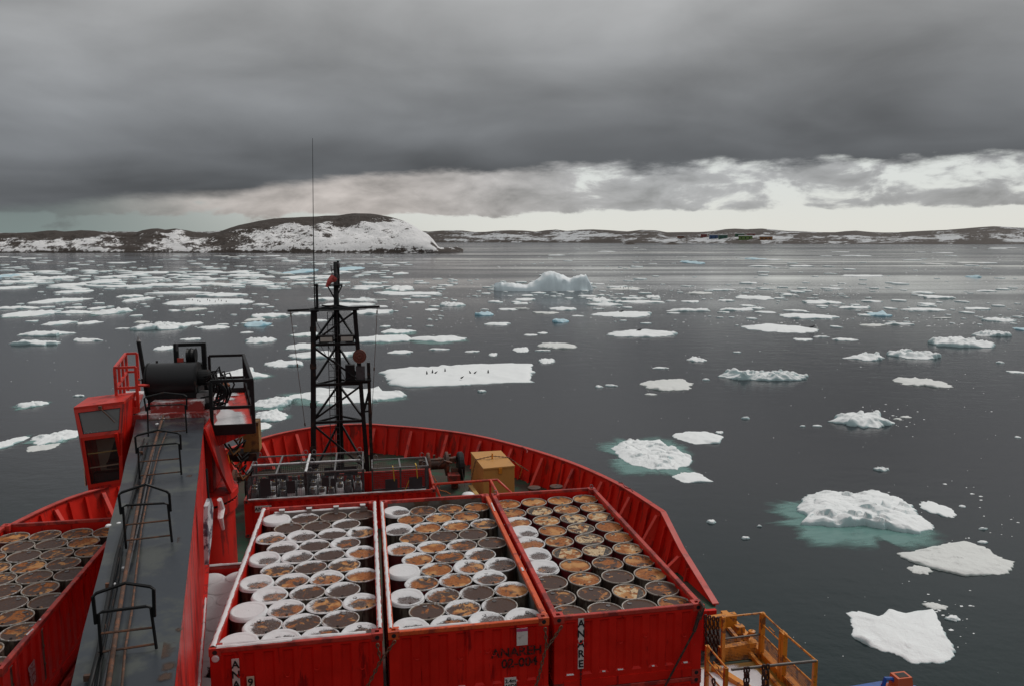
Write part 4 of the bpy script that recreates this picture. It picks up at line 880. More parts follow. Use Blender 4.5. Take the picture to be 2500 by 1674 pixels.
snow_strip(C4, (c4x+CW-.05, 1.38, 0), (c4x+CW-.05, 1.44, 0), .035, .012, 10, cover=.8)
# dunnage bar with snow inside the far end of C1
bt = MB().box(c1x+.25, c1x+CW-.20, CL-.16, CL-.08, -.36, -.10); bt.build('dunnage_board', mat('weathered_board', (.22, .19, .175), .8, .2, 6), C1)
for k_ in range(4):
    x_ = c1x+.38+k_*.57; MB().box(x_, x_+.10, CL-.20, CL-.07, -.40, -.03).build('dunnage_post', mat('weathered_board', None), C1)
    snow_strip(C1, (x_-.01, CL-.14, -.03), (x_+.11, CL-.14, -.03), .12, .02, 50+k_)
snow_strip(C1, (c1x+.27, CL-.12, -.10), (c1x+CW-.24, CL-.12, -.10), .09, .025, 12)
# signs and lettering (front faces look aft, towards -Y)
def face(x, z, y=-.006, w=None): return Matrix.Translation((x, y, z)) @ Matrix.Rotation(PI/2, 4, 'X')
def sign(parent, x0, x1, z0, z1, m_, y=.004, name='sign_plate'): return MB().box(x0, x1, y-.010, y+.006, z0, z1).build(name, m_, parent)
def letters_down(parent, txt, x, ztop, size, pitch, m_, y=-.012):
    for i, ch in enumerate(txt): text_part(ch, size, face(x, ztop-pitch*(i+.5), y), m_, parent)
sign(C1, c1x+.305, c1x+.405, -.98, -.18, WHITE); letters_down(C1, 'ANARE', c1x+.355, -.19, .155, .152, BLACKP)
sign(C1, c1x+.50, c1x+.60, -.98, -.47, CREAML); letters_down(C1, '968', c1x+.55, -.48, .155, .152, BLACKP)
sign(C3, c3x+.385, c3x+.475, -.885, -.055, WHITE); letters_down(C3, 'ANARE', c3x+.43, -.06, .165, .165, BLACKP)
letters_down(C3, '99212', c3x+.43, -.885, .075, .062, BLACKP)
text_part('ANAREH', .20, face(c2x+1.93, -.50, -.006), FADED, C2); text_part('02-004', .20, face(c2x+1.97, -.68, -.006), FADED, C2)
sign(C2, c2x+1.93, c2x+2.10, -.40, -.13, WHITE); MB().box(c2x+1.93, c2x+2.10, -.009, -.006, -.175, -.13).build('sticker_header', PINK, C2)
sign(C2, c2x+1.74, c2x+1.92, -1.10, -.91, WHITE); text_part('2.4m\nWIDE', .085, face(c2x+1.83, -1.005, -.010), BLACKP, C2)
sign(C2, c2x+.40, c2x+.56, -1.28, -1.16, WHITE); text_part('2.4m', .07, face(c2x+.48, -1.20, -.010), BLACKP, C2)
sign(CG, -3.80, -3.30, -2.78, -2.58, WHITE, y=13.95); text_part('ANARE', .16, face(-3.55, -2.685, 13.93), BLACKP, CG)
for (y_, z_) in ((.75, -.42), (.42, -.72)):
    P = [(c4x+CW+.001, y_, z_), (c4x+CW+.001, y_+.22, z_+.02), (c4x+CW+.001, y_+.22, z_-.30), (c4x+CW+.001, y_+.06, z_-.34)]
    MB().prism(P, (.006, 0, 0)).build('worn_sticker', mat('worn_sticker', (.36, .26, .28), .7, .3, 14, (.22, .03, .03), .4, 20), C4)
for cc, xx in ((C1, c1x), (C2, c2x), (C3, c3x)):      # small lashing rings on the front panel
    for q in range(4):
        x_ = xx+.42+q*.53+(.12 if q % 2 else 0)-(.55 if cc is C2 and q == 3 else 0); MB().tube([(x_+.04*math.cos(a_), -.012, -.42-.06*(q % 2)+.045*math.sin(a_)) for a_ in np.linspace(PI*.9, PI*2.1, 9)], .008, 5).build('lashing_ring', RED, cc)
MB().lathe([(.001, -.03), (.04, -.03), (.055, -.015), (.05, 0)], 10, (c1x+.09, .0, -.145), axis='y').build('ice_knob', mat('frozen_snow', (.62, .60, .60), .6, .1), C1)

# snow caught on the lower lips of the front pressings
rs_ = random.Random(12)
for cc, xx in ((C1, c1x), (C2, c2x), (C3, c3x)):
    for q in range(8):
        if rs_.random() < .30: continue
        x_ = xx+.06+.071+(q+.5)*.272; w_ = rs_.uniform(.02, .06); snow_strip(cc, (x_-w_, .022, -.985), (x_+w_, .022, -.985), .035, .018, 200+q)
# ------------------------------------------------------------------ drums
def drum_meshes():
    N = 30; R_ = .284
    def mk(name, mb, m_, smooth=True):
        o = mb.build(name, m_, None); sm(o, 50); me = o.data; bpy.data.objects.remove(o); return me
    prof = [(R_-.004, 0), (R_, .02), (R_, .27), (R_+.010, .285), (R_+.010, .30), (R_, .315), (R_, .56), (R_+.010, .575), (R_+.010, .59), (R_, .605), (R_-.001, .80), (R_-.006, .855), (R_-.006, .872)]
    b1_ = mk('drum_body', MB().lathe(prof, N), DBODY); b2_ = b1_.copy(); b2_.materials.clear(); b2_.materials.append(DBODR)
    rim_ = mk('drum_rim', MB().lathe([(R_-.014, .858), (R_-.012, .878), (R_-.002, .883), (R_+.006, .878), (R_+.006, .862), (R_-.002, .856)], N), RIMM)
    lid_ = mk('drum_lid', MB().lathe([(.001, .860), (.12, .861), (.20, .860), (.245, .859), (R_-.012, .862)], N), LID)
    bung = mk('bung', MB().lathe([(.036, .858), (.036, .872), (.024, .873), (.022, .866), (.001, .866)], 12), GALV)
    cap = mk('bung_cap', MB().lathe([(.020, .858), (.020, .869), (.001, .871)], 10), BLKR)
    arc = MB(); aa = [x for x in np.linspace(-.95, .95, 12)]
    arc.add([(.245*math.sin(a), .245*math.cos(a), .8635) for a in aa]+[(.245*math.sin(aa[0])+(i/11)*.245*(math.sin(aa[-1])-math.sin(aa[0])), .245*math.cos(.95)+.012*0, .8635) for i in range(12)], [(i, i+1, 13+i, 12+i) for i in range(11)])
    pr_ = mk('printed_segment', arc, mat('faded_black_print', (.035, .027, .022), .6, .3, 12, (.30, .20, .12), .25, 16))
    return b1_, b2_, rim_, lid_, bung, cap, pr_
DB1, DB2, DRIM, DLID, DBUNG, DCAP, DPRT = drum_meshes()
def kid(me, parent, name, loc=(0, 0, 0), rz=0, color=None):
    o = bpy.data.objects.new(name, me); COL.objects.link(o); o.parent = parent; o.location = loc; o.rotation_euler = (0, 0, rz)
    if color: o.color = color
    return o
def snow_cap(parent, level, seed, wind=2.2, full=False):
    N, M = 36, 11; rs = np.random.RandomState(seed); T = np.linspace(0, 2*PI, N, endpoint=False); q = np.linspace(.02, 1.06, M); Q, TT = np.meshgrid(q, T, indexing='ij')
    X, Y = Q*np.cos(TT), Q*np.sin(TT); w = wind+rs.randn()*.35; ox, oy = -.36*math.cos(w), -.36*math.sin(w)
    D = np.sqrt((X-ox)**2+(Y-oy)**2*1.25)
    f = D*1.25-(1.70-1.18*level)+(fbm(X*2.2+seed, Y*2.2, seed, 3)-.5)*.55+(fbm(X*7, Y*7+seed, seed, 3)-.5)*.35
    if level >= .97: f = np.ones_like(D)*.8
    cov = np.clip(f*1.5+.08, 0, 1.2); hgt_ = np.clip(f, 0, 1)*.030*(.5+level)+.004
    Rr = .286; Z = .862+hgt_+np.where(Q > .93, .018, 0); Z = np.where(Q > 1.03, .868 if level < .9 else .845, Z)
    hole = f < -.25
    V = np.stack([X*Rr, Y*Rr, Z], -1).reshape(-1, 3); F = grid_faces(M, N, True); hv_ = hole.reshape(-1); F = F[~(hv_[F].all(1))]
    if len(F): np_mesh('snow', V, F, SNOW, parent=parent, attr={'cover': cov.reshape(-1)})
def drum(x, y, z, snow, orng, cream, red, label, seed, cont_rot=0):
    t = bpy.data.objects.new('oil_drum', None); COL.objects.link(t); t.location = (x, y, z); t.empty_display_size = .1; ORI[t.name] = Vector((x, y, z))
    rs = random.Random(seed); tilt = (rs.uniform(-.012, .012), rs.uniform(-.012, .012), 0); t.rotation_euler = tilt
    tag(t, label, 'drum', 'fuel drums standing in the open containers'); rz = rs.uniform(-.5, .9)
    kid(DB2 if red else DB1, t, 'drum_body', rz=rs.uniform(0, 6)); kid(DRIM, t, 'drum_rim', rz=rs.uniform(0, 6), color=(0, 0, snow*.72, 1)); kid(DLID, t, 'drum_lid', rz=rs.uniform(0, 6), color=(orng, cream, min(1, snow*1.3), 1))
    if snow < .93: kid(DBUNG, t, 'bung', (.20*math.cos(rz+1.5), .20*math.sin(rz+1.5), .010 if snow > .5 else 0)); kid(DCAP, t, 'bung_cap', (-.20*math.cos(rz+1.5), -.20*math.sin(rz+1.5), .006 if snow > .5 else 0))
    if cream > .82: kid(DPRT, t, 'printed_segment', rz=rs.choice((1.2, 1.6, -2.0, 3.0)))
    if snow > .16: snow_cap(t, snow, seed)
    return t
S1 = [[1, .30, .05, .15], [.12, .12, .45], [.72, .74, .50, .58], [.66, .38, .55], [.92, .76, .42, .60], [.45, .28, .36], [.90, .55, .66, .45], [.88, .30, .42], [1, .68, .42, .66], [.66, .40, .32], [1, .85, .5, .66]]
O1 = [[0, .35, .05, .3], [.1, .1, 0], [.5, .2, 0, .6], [.2, 0, .5], [.3, .2, .1, .85], [.5, .3, .6], [.6, .6, .75, .9], [.6, .4, .1], [0, .6, .6, .7], [.4, .4, .4], [0, .1, .5, .4]]
S2 = [[.92, .1, .1, .12], [.14, .20, .14], [.82, .30, .36, .32], [.08, .10, .04], [.72, .48, .42, .16], [.48, .20, .50], [1, .28, .66, .60], [.40, .30, .66], [.90, .36, .25, .38], [.16, .42, .2], [.85, .6, .85, .7]]
O2 = [[.3, .55, .6, .85], [.8, .9, .75], [.2, .95, .75, .6], [.6, .4, .2], [.8, .9, .5, .3], [.85, .6, .5], [0, .75, .75, .35], [.6, .95, .45], [0, .55, .1, .85], [.3, .55, .05], [.1, .5, .1, .1]]
S3 = [[.05]*4, [.12, .02, 0, 0], [.52, 0, 0, 0], [.93, 0, 0, 0], [.66, 0, 0, 0], [.96, 0, 0, 0], [.92, 0, 0, 0], [.1, 0, 0, 0], [.12, 0, 0, 0], [.1, .05, .1, .05]]
O3 = [[1.0, 1, 1, 1], [.7, .6, .8, .9], [.9, .8, .6, .9], [.2, 1, .6, 1.0], [1.0, .9, .5, 1.0], [.1, .95, .5, .95], [.5, 1.0, .6, .75], [.3, .9, .3, .9], [.5, .4, .9, .45], [.4, .3, .2, .7]]
M3 = [[.5, .5, .5, .4], [.1, .95, .6, .75], [.1, .8, .95, .85], [.1, .4, .9, .3], [0, .75, .98, .4], [0, .88, .98, .75], [0, .3, .1, .35], [0, .6, .05, .2], [.1, .05, .85, .1], [0, 0, 0, 0]]
rs4 = random.Random(8)
S4 = [[rs4.uniform(.0, .16) for _ in range(4 if i % 2 == 0 else 3)] for i in range(11)]; O4 = [[rs4.uniform(.10, .75) for _ in range(4)] for i in range(11)]
def look(s, o, c):
    if s > .93: return 'fully snow capped drum'
    if s > .6: return 'drum deep in snow round its lid'
    if s > .35: return 'half snowed brown drum'
    if s > .16: return 'brown drum with a snowy rim'
    if c > .8: return 'cream lidded drum with print'
    if c > .55 or o > .9: return 'orange and cream rusted drum'
    if o > .5: return 'brown drum with orange rust'
    return 'plain dark brown drum'
def place(cx0, z, S, O, M_, redf, cname, seed, square=False, y0r=5.61, pitch=.528, flip=False):
    S = [[v*(.88 if .3 < v < .86 else 1) for v in r_] for r_ in S]
    for i, row in enumerate(S):
        odd = (len(row) == 3)
        for j, s_ in enumerate(row):
            if square: x, y = cx0+.318+j*.601, max(.36, 5.68-i*.5915)
            else: x, y = cx0+.345+j*.590+(.285 if odd else 0), max(.36, y0r-i*pitch)
            o_ = O[i][j] if j < len(O[i]) else .5; c_ = M_[i][j] if M_ else 0.0
            lab = f'{look(s_, o_, c_)}, {ORD[j+1]} from left, {ORD[i+1]} row, {cname}'
            rs = random.Random(seed*100+i*7+j); drum(x+rs.uniform(-.006, .006), y+rs.uniform(-.008, .008), z, s_, o_, c_, redf(i, j), lab, seed*1000+i*10+j)
zt = -CH+.155
DZ = -.15-.872
place(c1x, DZ, S1, O1, None, lambda i, j: False, 'container beside boom', 1)
place(c2x, DZ, S2, O2, None, lambda i, j: (i, j) in ((2, 1), (4, 0), (5, 0), (6, 0), (6, 1), (5, 1), (7, 1), (7, 0)), 'orange railed container', 2)
place(c3x, DZ, S3, O3, M3, lambda i, j: i < 6 or (i == 6 and j == 1), 'rightmost container', 3, square=True)
place(c4x, DZ, S4, O4, None, lambda i, j: False, 'leftmost container', 4)
S0 = [[1]*4 if i % 2 == 0 else [1]*3 for i in range(11)]
for i, row in enumerate(S0):
    for j in range(len(row)):
        if j < len(row)-2: continue
        x, y = c0x+.345+j*.590+(.285 if len(row) == 3 else 0), 5.61-i*.53
        drum(x, y, DZ-CH-.01, 1.0, 0, 0, False, f'snow buried drum, {"last" if j == len(row)-1 else "second last"} on the right, {ORD[i+1]} row, sunken container', 9000+i*10+j)
# the blanket of snow bridging the drums of the sunken container
N, M = 90, 44; V = np.zeros((N, M, 3)); Cv = np.zeros((N, M)); cen = [(c0x+.345+j*.590+(.285 if i % 2 else 0), 5.61-i*.53) for i in range(11) for j in range(4 if i % 2 == 0 else 3)]
cen = np.array(cen)
for a in range(N):
    for b in range(M):
        x = c0x+.10+b/(M-1)*(CW-.2); y = .1+a/(N-1)*(CL-.2); d = np.sqrt(((cen-np.array([x, y]))**2).sum(1)).min()
        V[a, b] = (x, y, DZ-CH-.01+.896+.010*math.cos(min(d/.29, 1.3)*PI/2)-max(0, d-.29)*.9+.015*float(vnoise(x*4, y*4, 3))); Cv[a, b] = 1.15-max(0, d-.300)*18
o = np_mesh('snow', V.reshape(-1, 3)-np.array(ORI[C0.name]), grid_faces(N, M), SNOW, parent=C0, attr={'cover': Cv.reshape(-1)})

# ------------------------------------------------------------------ chains
def link_mesh(name, L, w, r, m_):
    P = []; hw = w/2-r; hl = L/2-w/2
    for a in np.linspace(-PI/2, PI/2, 5): P.append((hl+hw*math.cos(a), hw*math.sin(a), 0))
    for a in np.linspace(PI/2, 3*PI/2, 5): P.append((-hl+hw*math.cos(a), hw*math.sin(a), 0))
    o = MB().tube(P, r, 6, closed=True).build(name, m_, None, smooth=True); me = o.data; bpy.data.objects.remove(o); return me
LK1 = link_mesh('link', .085, .055, .011, LINK); LK2 = link_mesh('link', .15, .095, .020, LINKD); LK0 = link_mesh('link', .07, .05, .010, ORS)
def chain(pts, me, step, label, group, m=None):
    pts = [Vector(p) for p in pts]; t = thing('lashing_chain', label, 'chain', pts[0], group)
    seg = [(pts[i+1]-pts[i]).length for i in range(len(pts)-1)]; tot = sum(seg); n = int(tot/step)
    for k in range(n):
        s_ = (k+.5)*step; i = 0
        while i < len(seg)-1 and s_ > seg[i]: s_ -= seg[i]; i += 1
        d = (pts[i+1]-pts[i]).normalized(); c = pts[i]+d*s_
        ref = Vector((0, 1, 0)) if abs(d.y) < .8 else Vector((0, 0, 1)); b = d.cross(ref).normalized(); cc = b.cross(d)
        if k % 2: b, cc = cc, -b
        o = bpy.data.objects.new('link', me); COL.objects.link(o); o.parent = t
        o.matrix_basis = Matrix.Translation(c-pts[0]) @ Matrix(((d.x, b.x, cc.x), (d.y, b.y, cc.y), (d.z, b.z, cc.z))).to_4x4()
    return t
yf = -.06
chain([(-.16, yf, -.12), (-.12, yf-.02, -.40)], LK1, .062, 'short rusty chain hanging from right front corner of the snow railed container', 'rusty chains between the container fronts')
chain([(.10, yf, -.10), (-.02, yf, -.26), (-.14, yf-.02, -.42), (-.42, yf-.03, -.95), (-.65, yf-.03, -1.45)], LK1, .062, 'long rusty chain slanting down the snow railed container front', 'rusty chains between the container fronts')
chain([(2.36, yf, -.12), (2.38, yf-.02, -.46)], LK1, .062, 'short rusty chain hanging from right front corner of the orange railed container', 'rusty chains between the container fronts')
chain([(2.62, yf, -.12), (2.50, yf, -.30), (2.36, yf-.02, -.47), (2.24, yf-.03, -.95), (2.06, yf-.03, -1.45)], LK1, .062, 'long rusty chain slanting down the front marked ANAREH', 'rusty chains between the container fronts')
t = thing('lashing_bar', 'dark greasy lashing rod slanting across the rightmost container front', 'lashing rod', (4.9, -.05, -.1))
MB().tube([(4.88, -.05, -.10), (4.78, -.06, -.42)], .030, 8).build('turnbuckle', LINKD, t); MB().tube([(4.78, -.06, -.42), (4.28, -.07, -1.35), (4.0, -.07, -1.9)], .017, 8).build('rod', LINKD, t)
MB().tube([(4.90, .02, .03), (4.93, -.05, -.04), (4.86, -.07, -.22)], .03, 6).build('hook', LINKD, t)
for cc, (x_, y_) in zip((C3, C3), ((c3x+.08, CL-.08), (c3x+CW-.09, CL-.08))):
    MB().tube([(x_+.035*math.cos(a), y_, .045+.04*math.sin(a)) for a in np.linspace(0, 2*PI, 13)[:-1]], .009, 6, closed=True).build('shackle', GALV, cc)

# ------------------------------------------------------------------ foremast
MY = 19.3
mast = thing('foremast', 'black lattice foremast with yard, lamps and ladder on the bow', 'mast', (CX, MY, DECK))
def M3(px, py, y=MY): return PY(px, py, y)
lb_ = Vector((-2.36, MY, DECK)); lt_ = M3(765, 757); rb_ = Vector((-.26, MY, DECK)); rt_ = M3(866, 757)
bb_ = Vector((-1.30, MY+1.5, DECK)); bt_ = Vector((-1.33, MY+.55, 3.12)); cb_ = Vector((-1.32, MY+.5, DECK)); ct_ = Vector((-1.28, MY+.5, 4.9))
for nm, a, b, r in (('left', lb_, lt_, .13), ('right', rb_, rt_, .115)): MB().bar(a, b, .19 if nm == 'left' else .16).build('leg', BLK, mast)
MB().tube([cb_, cb_.lerp(ct_, .8), ct_], [.14, .11, .075], 14).build('pole', BLK, mast, smooth=True)
def onl(z): f = (z-DECK)/(lt_.z-DECK); return lb_.lerp(lt_, f)
def onr(z): f = (z-DECK)/(rt_.z-DECK); return rb_.lerp(rt_, f)
def onc(z): f = (z-DECK)/(ct_.z-DECK); return cb_.lerp(ct_, f)
lev = [-1.20, .26, 1.80, 3.12]
for z in lev:
    MB().bar(onl(z), onr(z), .10).build('cross_beam', BLK, mast)
    MB().bar(onl(z), onc(z+.12), .07).build('cross_beam', BLK, mast); MB().bar(onr(z), onc(z+.12), .07).build('cross_beam', BLK, mast)
zs = [DECK+.3]+lev
for i in range(4):
    a, b = zs[i], zs[i+1]
    MB().bar(onl(a+.1), onc(b-.1), .07).build('brace', BLK, mast); MB().bar(onr(a+.1), onc(b-.1), .07).build('brace', BLK, mast)
    if i % 2 == 0: MB().bar(onl(b-.1)+Vector((0, .04, 0)), onr(a+.1)+Vector((0, .04, 0)), .07).build('brace', BLK, mast)
    else: MB().bar(onl(a+.1)+Vector((0, .04, 0)), onr(b-.1)+Vector((0, .04, 0)), .07).build('brace', BLK, mast)
# right hand standard with the horn platform
s0_, s1_ = Vector((-.12, MY+.1, DECK)), Vector((-.14, MY+.1, 1.05))
MB().bar(s0_, s1_, .13).build('leg', BLKR, mast)
for z, q in ((.30, .10), (-.55, .06), (-.85, .06)): MB().bar(onr(z)-Vector((.75 if z > .2 else 0, 0, 0)), s0_.lerp(s1_, (z-DECK)/(s1_.z-DECK)), q).build('cross_beam', BLK, mast)
MB().bar(onr(-.95), s0_.lerp(s1_, .84)-Vector((0, 0, .35)), .07).build('brace', BLK, mast)
MB().box(-1.05, -.05, MY-.20, MY+.35, .36, .42).build('platform', BLK, mast)
MB().box(-.62, -.28, MY-.10, MY+.20, .42, .95).build('horn_box', GALD, mast)
MB().box(-1.02, -.66, MY-.08, MY+.2, .42, 1.0).build('cable_box', BLK, mast)
MB().tube([(-.60, MY-.2, .5), (-.75, MY-.25, .62), (-.9, MY-.22, .75), (-.8, MY-.2, .55), (-1.0, MY-.2, .45)], .02, 6).build('cable', RUBB, mast)
MB().lathe([(.02, -.09), (.07, -.10), (.09, -.05), (.15, -.045), (.17, -.075), (.235, -.06), (.26, -.09), (.255, -.08), (.255, .10), (.02, .12)], 28, (-.47, MY-.12, 1.34), axis='y').build('horn', HORN, mast)
MB().bar((-.47, MY-.05, 1.3), (-.47, MY, .9), .07).build('horn_bracket', GALD, mast)
# lamps on the third level
for x_ in (-1.68, -.92):
    lp_ = MB().box(x_-.27, x_+.27, MY-.18, MY+.04, 1.90, 2.14).build('floodlight', BLK, mast); MB().box(x_-.22, x_+.22, MY-.195, MY-.185, 1.94, 2.10).build('lens', LENS, lp_)
    MB().box(x_-.30, x_+.30, MY-.20, MY+.06, 2.14, 2.165).build('lamp_hood', GALD, lp_)
# yard
ya, yb = M3(702, 759), M3(927, 749)
MB().tube([ya, yb], .045, 8).build('yard', BLK, mast); MB().box(-2.28, -.45, MY-.30, MY+.75, 3.10, 3.135).build('top_platform', BLK, mast)
MB().tube([M3(785, 746), M3(845, 753)], .03, 6).build('yard_rail', BLK, mast)
# masthead
MB().prism([(-1.66, MY+.2, 3.99), (-1.04, MY+.2, 3.99), (-1.04, MY+.8, 3.99), (-1.66, MY+.8, 3.99)], (0, 0, .05)).build('masthead_platform', BLK, mast)
for sg in (-1, 1): MB().bar((-1.33, MY+.5, 3.45), (-1.33+.27*sg, MY+.5, 3.98), .05).build('platform_strut', BLK, mast)
MB().tube([(-1.20, MY+.5, 3.9), (-1.18, MY+.5, 4.55), (-1.18, MY+.5, 4.95)], [.06, .05, .04], 8).build('lamp_post', BLK, mast)
MB().lathe([(.05, 4.66), (.065, 4.70), (.065, 4.82), (.04, 4.88), (.02, 4.92)], 12, (-1.18, MY+.5, 0)).build('masthead_lamp', GALD, mast)
MB().tube([M3(812, 675), M3(808, 648)], .018, 5).tube([M3(800, 670), M3(822, 667)], .015, 5).tube([M3(808, 662), M3(818, 656)], .02, 5).build('wind_sensor', GALD, mast)
for q in range(4):
    xa = -1.47+.05*q; MB().tube([(xa-.02, MY+.34, DECK+.2), (xa, MY+.33, -1.0+.2*q), (xa+.03, MY+.35, 1.2), (xa+.02, MY+.34, 3.0)], .012, 5).build('cable', RUBB, mast)
for (a_, b_) in (((-2.2, MY-.1, 3.1), (-1.0, MY-.25, .45)), ((-.55, MY-.05, 1.75), (-.45, MY-.05, .95)), ((-1.95, MY-.05, 1.9), (-1.45, MY+.3, .8))):
    a_, b_ = Vector(a_), Vector(b_); MB().tube([a_, a_.lerp(b_, .5)+Vector((.06, 0, -.18)), b_], .011, 5).build('cable', RUBB, mast)
for z_ in (-2.2, -.5, 1.0, 2.4): p_ = onl(z_); MB().box(p_.x-.12, p_.x+.12, p_.y-.12, p_.y-.09, z_-.10, z_+.10).build('gusset_plate', BLKR, mast)
# windsock
w0 = M3(817, 676); w1 = M3(797, 701); wm = w0.lerp(w1, .5)+Vector((-.03, 0, .03)); tg = thing('windsock', 'small red windsock hanging limp at the masthead', 'windsock', w0)
MB().tube([w0, w0.lerp(w1, .2), wm, w1], [.14, .15, .10, .045], 12, caps=False).build('sock', WSOCK, tg, smooth=True); MB().tube([w0+Vector((.14*math.cos(a), 0, .14*math.sin(a))) for a in np.linspace(0, 2*PI, 13)[:-1]], .012, 5, closed=True).build('hoop', GALD, tg)
# ladder
for dx in (-.23, .13): MB().bar((-1.45+dx, MY+.28, DECK+.4), (-1.40+dx, MY+.28, 3.0), .025).build('ladder_rail', GALD, mast)
for k_ in range(26): MB().tube([(-1.68+k_*.002, MY+.28, DECK+.6+k_*.25), (-1.32+k_*.002, MY+.28, DECK+.6+k_*.25)], .011, 4).build('rung', GALD, mast)
# antennas
wa = thing('whip_antenna', 'very tall thin whip antenna rising left of the masthead', 'antenna', M3(771, 785)); MB().tube([M3(770, 785), M3(767, 690), M3(765, 560), M3(763, 338)], [.028, .024, .016, .008], 6).build('whip', BLK, wa); MB().tube([M3(772, 785), M3(770, 750)], .045, 8).build('antenna_base', BLKR, wa)
wb = thing('stub_antenna', 'short thick black antenna rod beside the tall whip', 'antenna', M3(775, 760)); MB().tube([M3(775, 762), M3(773, 697)], .05, 8).build('rod', BLK, wb); MB().lathe([(.06, -.05), (.065, .03), (.03, .06)], 10, tuple(M3(773, 697))).build('cap', BLK, wb)
for (a, b, lb) in ((M3(709, 760), M3(745, 1040), 'thin rusty stay from the left end of the yard'), (M3(921, 752), PY(905, 1065, 20.2), 'thin rusty stay from the right end of the yard')):
    st_ = thing('stay_wire', lb, 'wire', a, 'stays of the foremast yard'); mid = a.lerp(b, .5)+Vector((0, 0, -.05)); MB().tube([a, mid, b], .010, 4).build('wire', RUSTM, st_)
    for f in (.02, .45, .97): p_ = a.lerp(b, f); MB().tube([p_, p_+(b-a).normalized()*.12], .03, 6).build('insulator', RUSTM, st_)

# ------------------------------------------------------------------ gas cages and cylinders in the crosswise container
def cage(x0, x1, y0, y1, z0, z1, label, seedc, plates):
    t = thing('gas_cage', label, 'gas cage', ((x0+x1)/2, (y0+y1)/2, z0), 'wire cages for gas cylinders'); w = .05
    for (x, y) in ((x0, y0), (x1, y0), (x0, y1), (x1, y1)): MB().bar((x, y, z0), (x, y, z1), w).build('corner_post', GALD, t)
    for z in (z0+.05, z0+(z1-z0)*.42, z1):
        mm = GALV if z == z1 else GALD
        for a, b in (((x0, y0), (x1, y0)), ((x0, y1), (x1, y1)), ((x0, y0), (x0, y1)), ((x1, y0), (x1, y1))): MB().bar((*a, z), (*b, z), w*.9).build('rail', mm, t)
    xm = (x0+x1)/2; MB().bar((xm, y0, z1), (xm, y1, z1), w).build('rail', GALV, t); MB().bar((xm, y0, z0), (xm, y0, z1), w).build('post', GALD, t)
    for i, (x, y) in enumerate(((x0+.12, y0), (x1-.12, y0), (x0+.12, y1), (x1-.12, y1))):
        MB().tube([(x+.07*math.cos(a), y, z1+.09+.08*math.sin(a)) for a in np.linspace(0, 2*PI, 13)[:-1]], .009, 5, closed=True).build('lifting_ring', GALV, t)
    wm_ = MB(); p = .062
    for (a, b, c_) in (((x0, y0), (x1, y0), 0), ((x0, y1), (x1, y1), 0), ((x0, y0), (x0, y1), 1), ((x1, y0), (x1, y1), 1)):
        L_ = math.dist(a, b); k = int(L_/p)
        for q in range(1, k): f = q/k; x, y = a[0]+(b[0]-a[0])*f, a[1]+(b[1]-a[1])*f; wm_.bar((x, y, z0+.1), (x, y, z1), .0045)
        for q in range(1, int((z1-z0)/p)): wm_.bar((*a, z0+q*p), (*b, z0+q*p), .0045)
    tag(wm_.build('wire_mesh', GALD, t), kind='stuff')
    for (px0, px1, pz0, pz1) in plates: MB().box(px0, px1, y0-.035, y0-.030, pz0, pz1).build('sign_plate', PLATE, t)
    return t
Z0, Z1 = -3.42, -1.62
cgs = [(-4.02, -2.24, 14.06, 15.12, 'front left gas cage, top bars snowy', [(-3.62, -3.30, -2.30, -1.72), (-2.80, -2.55, -2.26, -1.85)]), (-2.20, -.42, 14.06, 15.12, 'front gas cage beside the mast foot, thick snow on its left bar', [(-1.72, -1.50, -2.1, -1.8), (-1.45, -1.30, -2.1, -1.85)]),
       (-4.02, -2.24, 15.18, 16.24, 'back left gas cage against the bulwark', [(-3.5, -2.95, -2.1, -1.9)]), (-2.20, -.42, 15.18, 16.24, 'back gas cage directly before the mast', [(-1.7, -1.2, -2.1, -1.8), (-1.05, -.6, -2.1, -1.8)])]
cyl_me = None
def cylinder(x, y, z, snow, label, tall=1.25, seedv=0):
    t = thing('gas_cylinder', label, 'gas cylinder', (x, y, z), 'gas cylinders in the cages')
    MB().lathe([(.11, z), (.115, z+.03), (.115, z+tall-.16), (.10, z+tall-.07), (.06, z+tall-.02), (.035, z+tall)], 14, (x, y, 0)).build('cylinder_body', CYLG, t, smooth=True)
    MB().lathe([(.022, z+tall-.01), (.022, z+tall+.07), (.035, z+tall+.09), (.02, z+tall+.13), (.001, z+tall+.135)], 8, (x, y, 0)).build('valve', mat('brass_valve', (.30, .20, .08), .4, .1, metal=.6), t)
    MB().lathe([(.085, z+tall-.04), (.09, z+tall+.10), (.075, z+tall+.11), (.07, z+tall-.02)], 14, (x, y, 0)).build('valve_guard', GALV, t)
    if snow: MB().lathe([(.118, z+tall-.34), (.124, z+tall-.26), (.126, z+tall-.13), (.10, z+tall-.04), (.072, z+tall-.015), (.05, z+tall+.02)], 14, (x, y, 0)).build('snow_collar', SNOWP, t, smooth=True)
SNOWP = mat('lying_snow', (.76, .75, .755), .85, .08, 6, spec=.2, bump=.4)
for ci, (x0, x1, y0, y1, lb, pl) in enumerate(cgs):
    cage(x0, x1, y0, y1, Z0, Z1, lb, ci, pl); k = 0
    rc = random.Random(ci)
    for i in range(6):
        for j in range(2):
            if ci > 1 and j == 1 and i % 2: continue
            nm = ['front left', 'front right', 'back left', 'back right'][ci]
            cylinder(x0+.18+i*.285+rc.uniform(-.02, .02), y0+.22+j*.34, Z0+.1, rc.random() < .72, f'{ORD[i+1]} cylinder from left, {"near" if j == 0 else "inner"} row, {nm} gas cage', rc.choice((1.0, 1.12, 1.2)))
cage(-.12, 1.68, 14.06, 15.12, Z0, Z1, 'empty gas cage right of the mast foot with two grey plates', 9, [(.28, .68, -2.42, -1.98), (1.05, 1.48, -2.42, -1.95)])
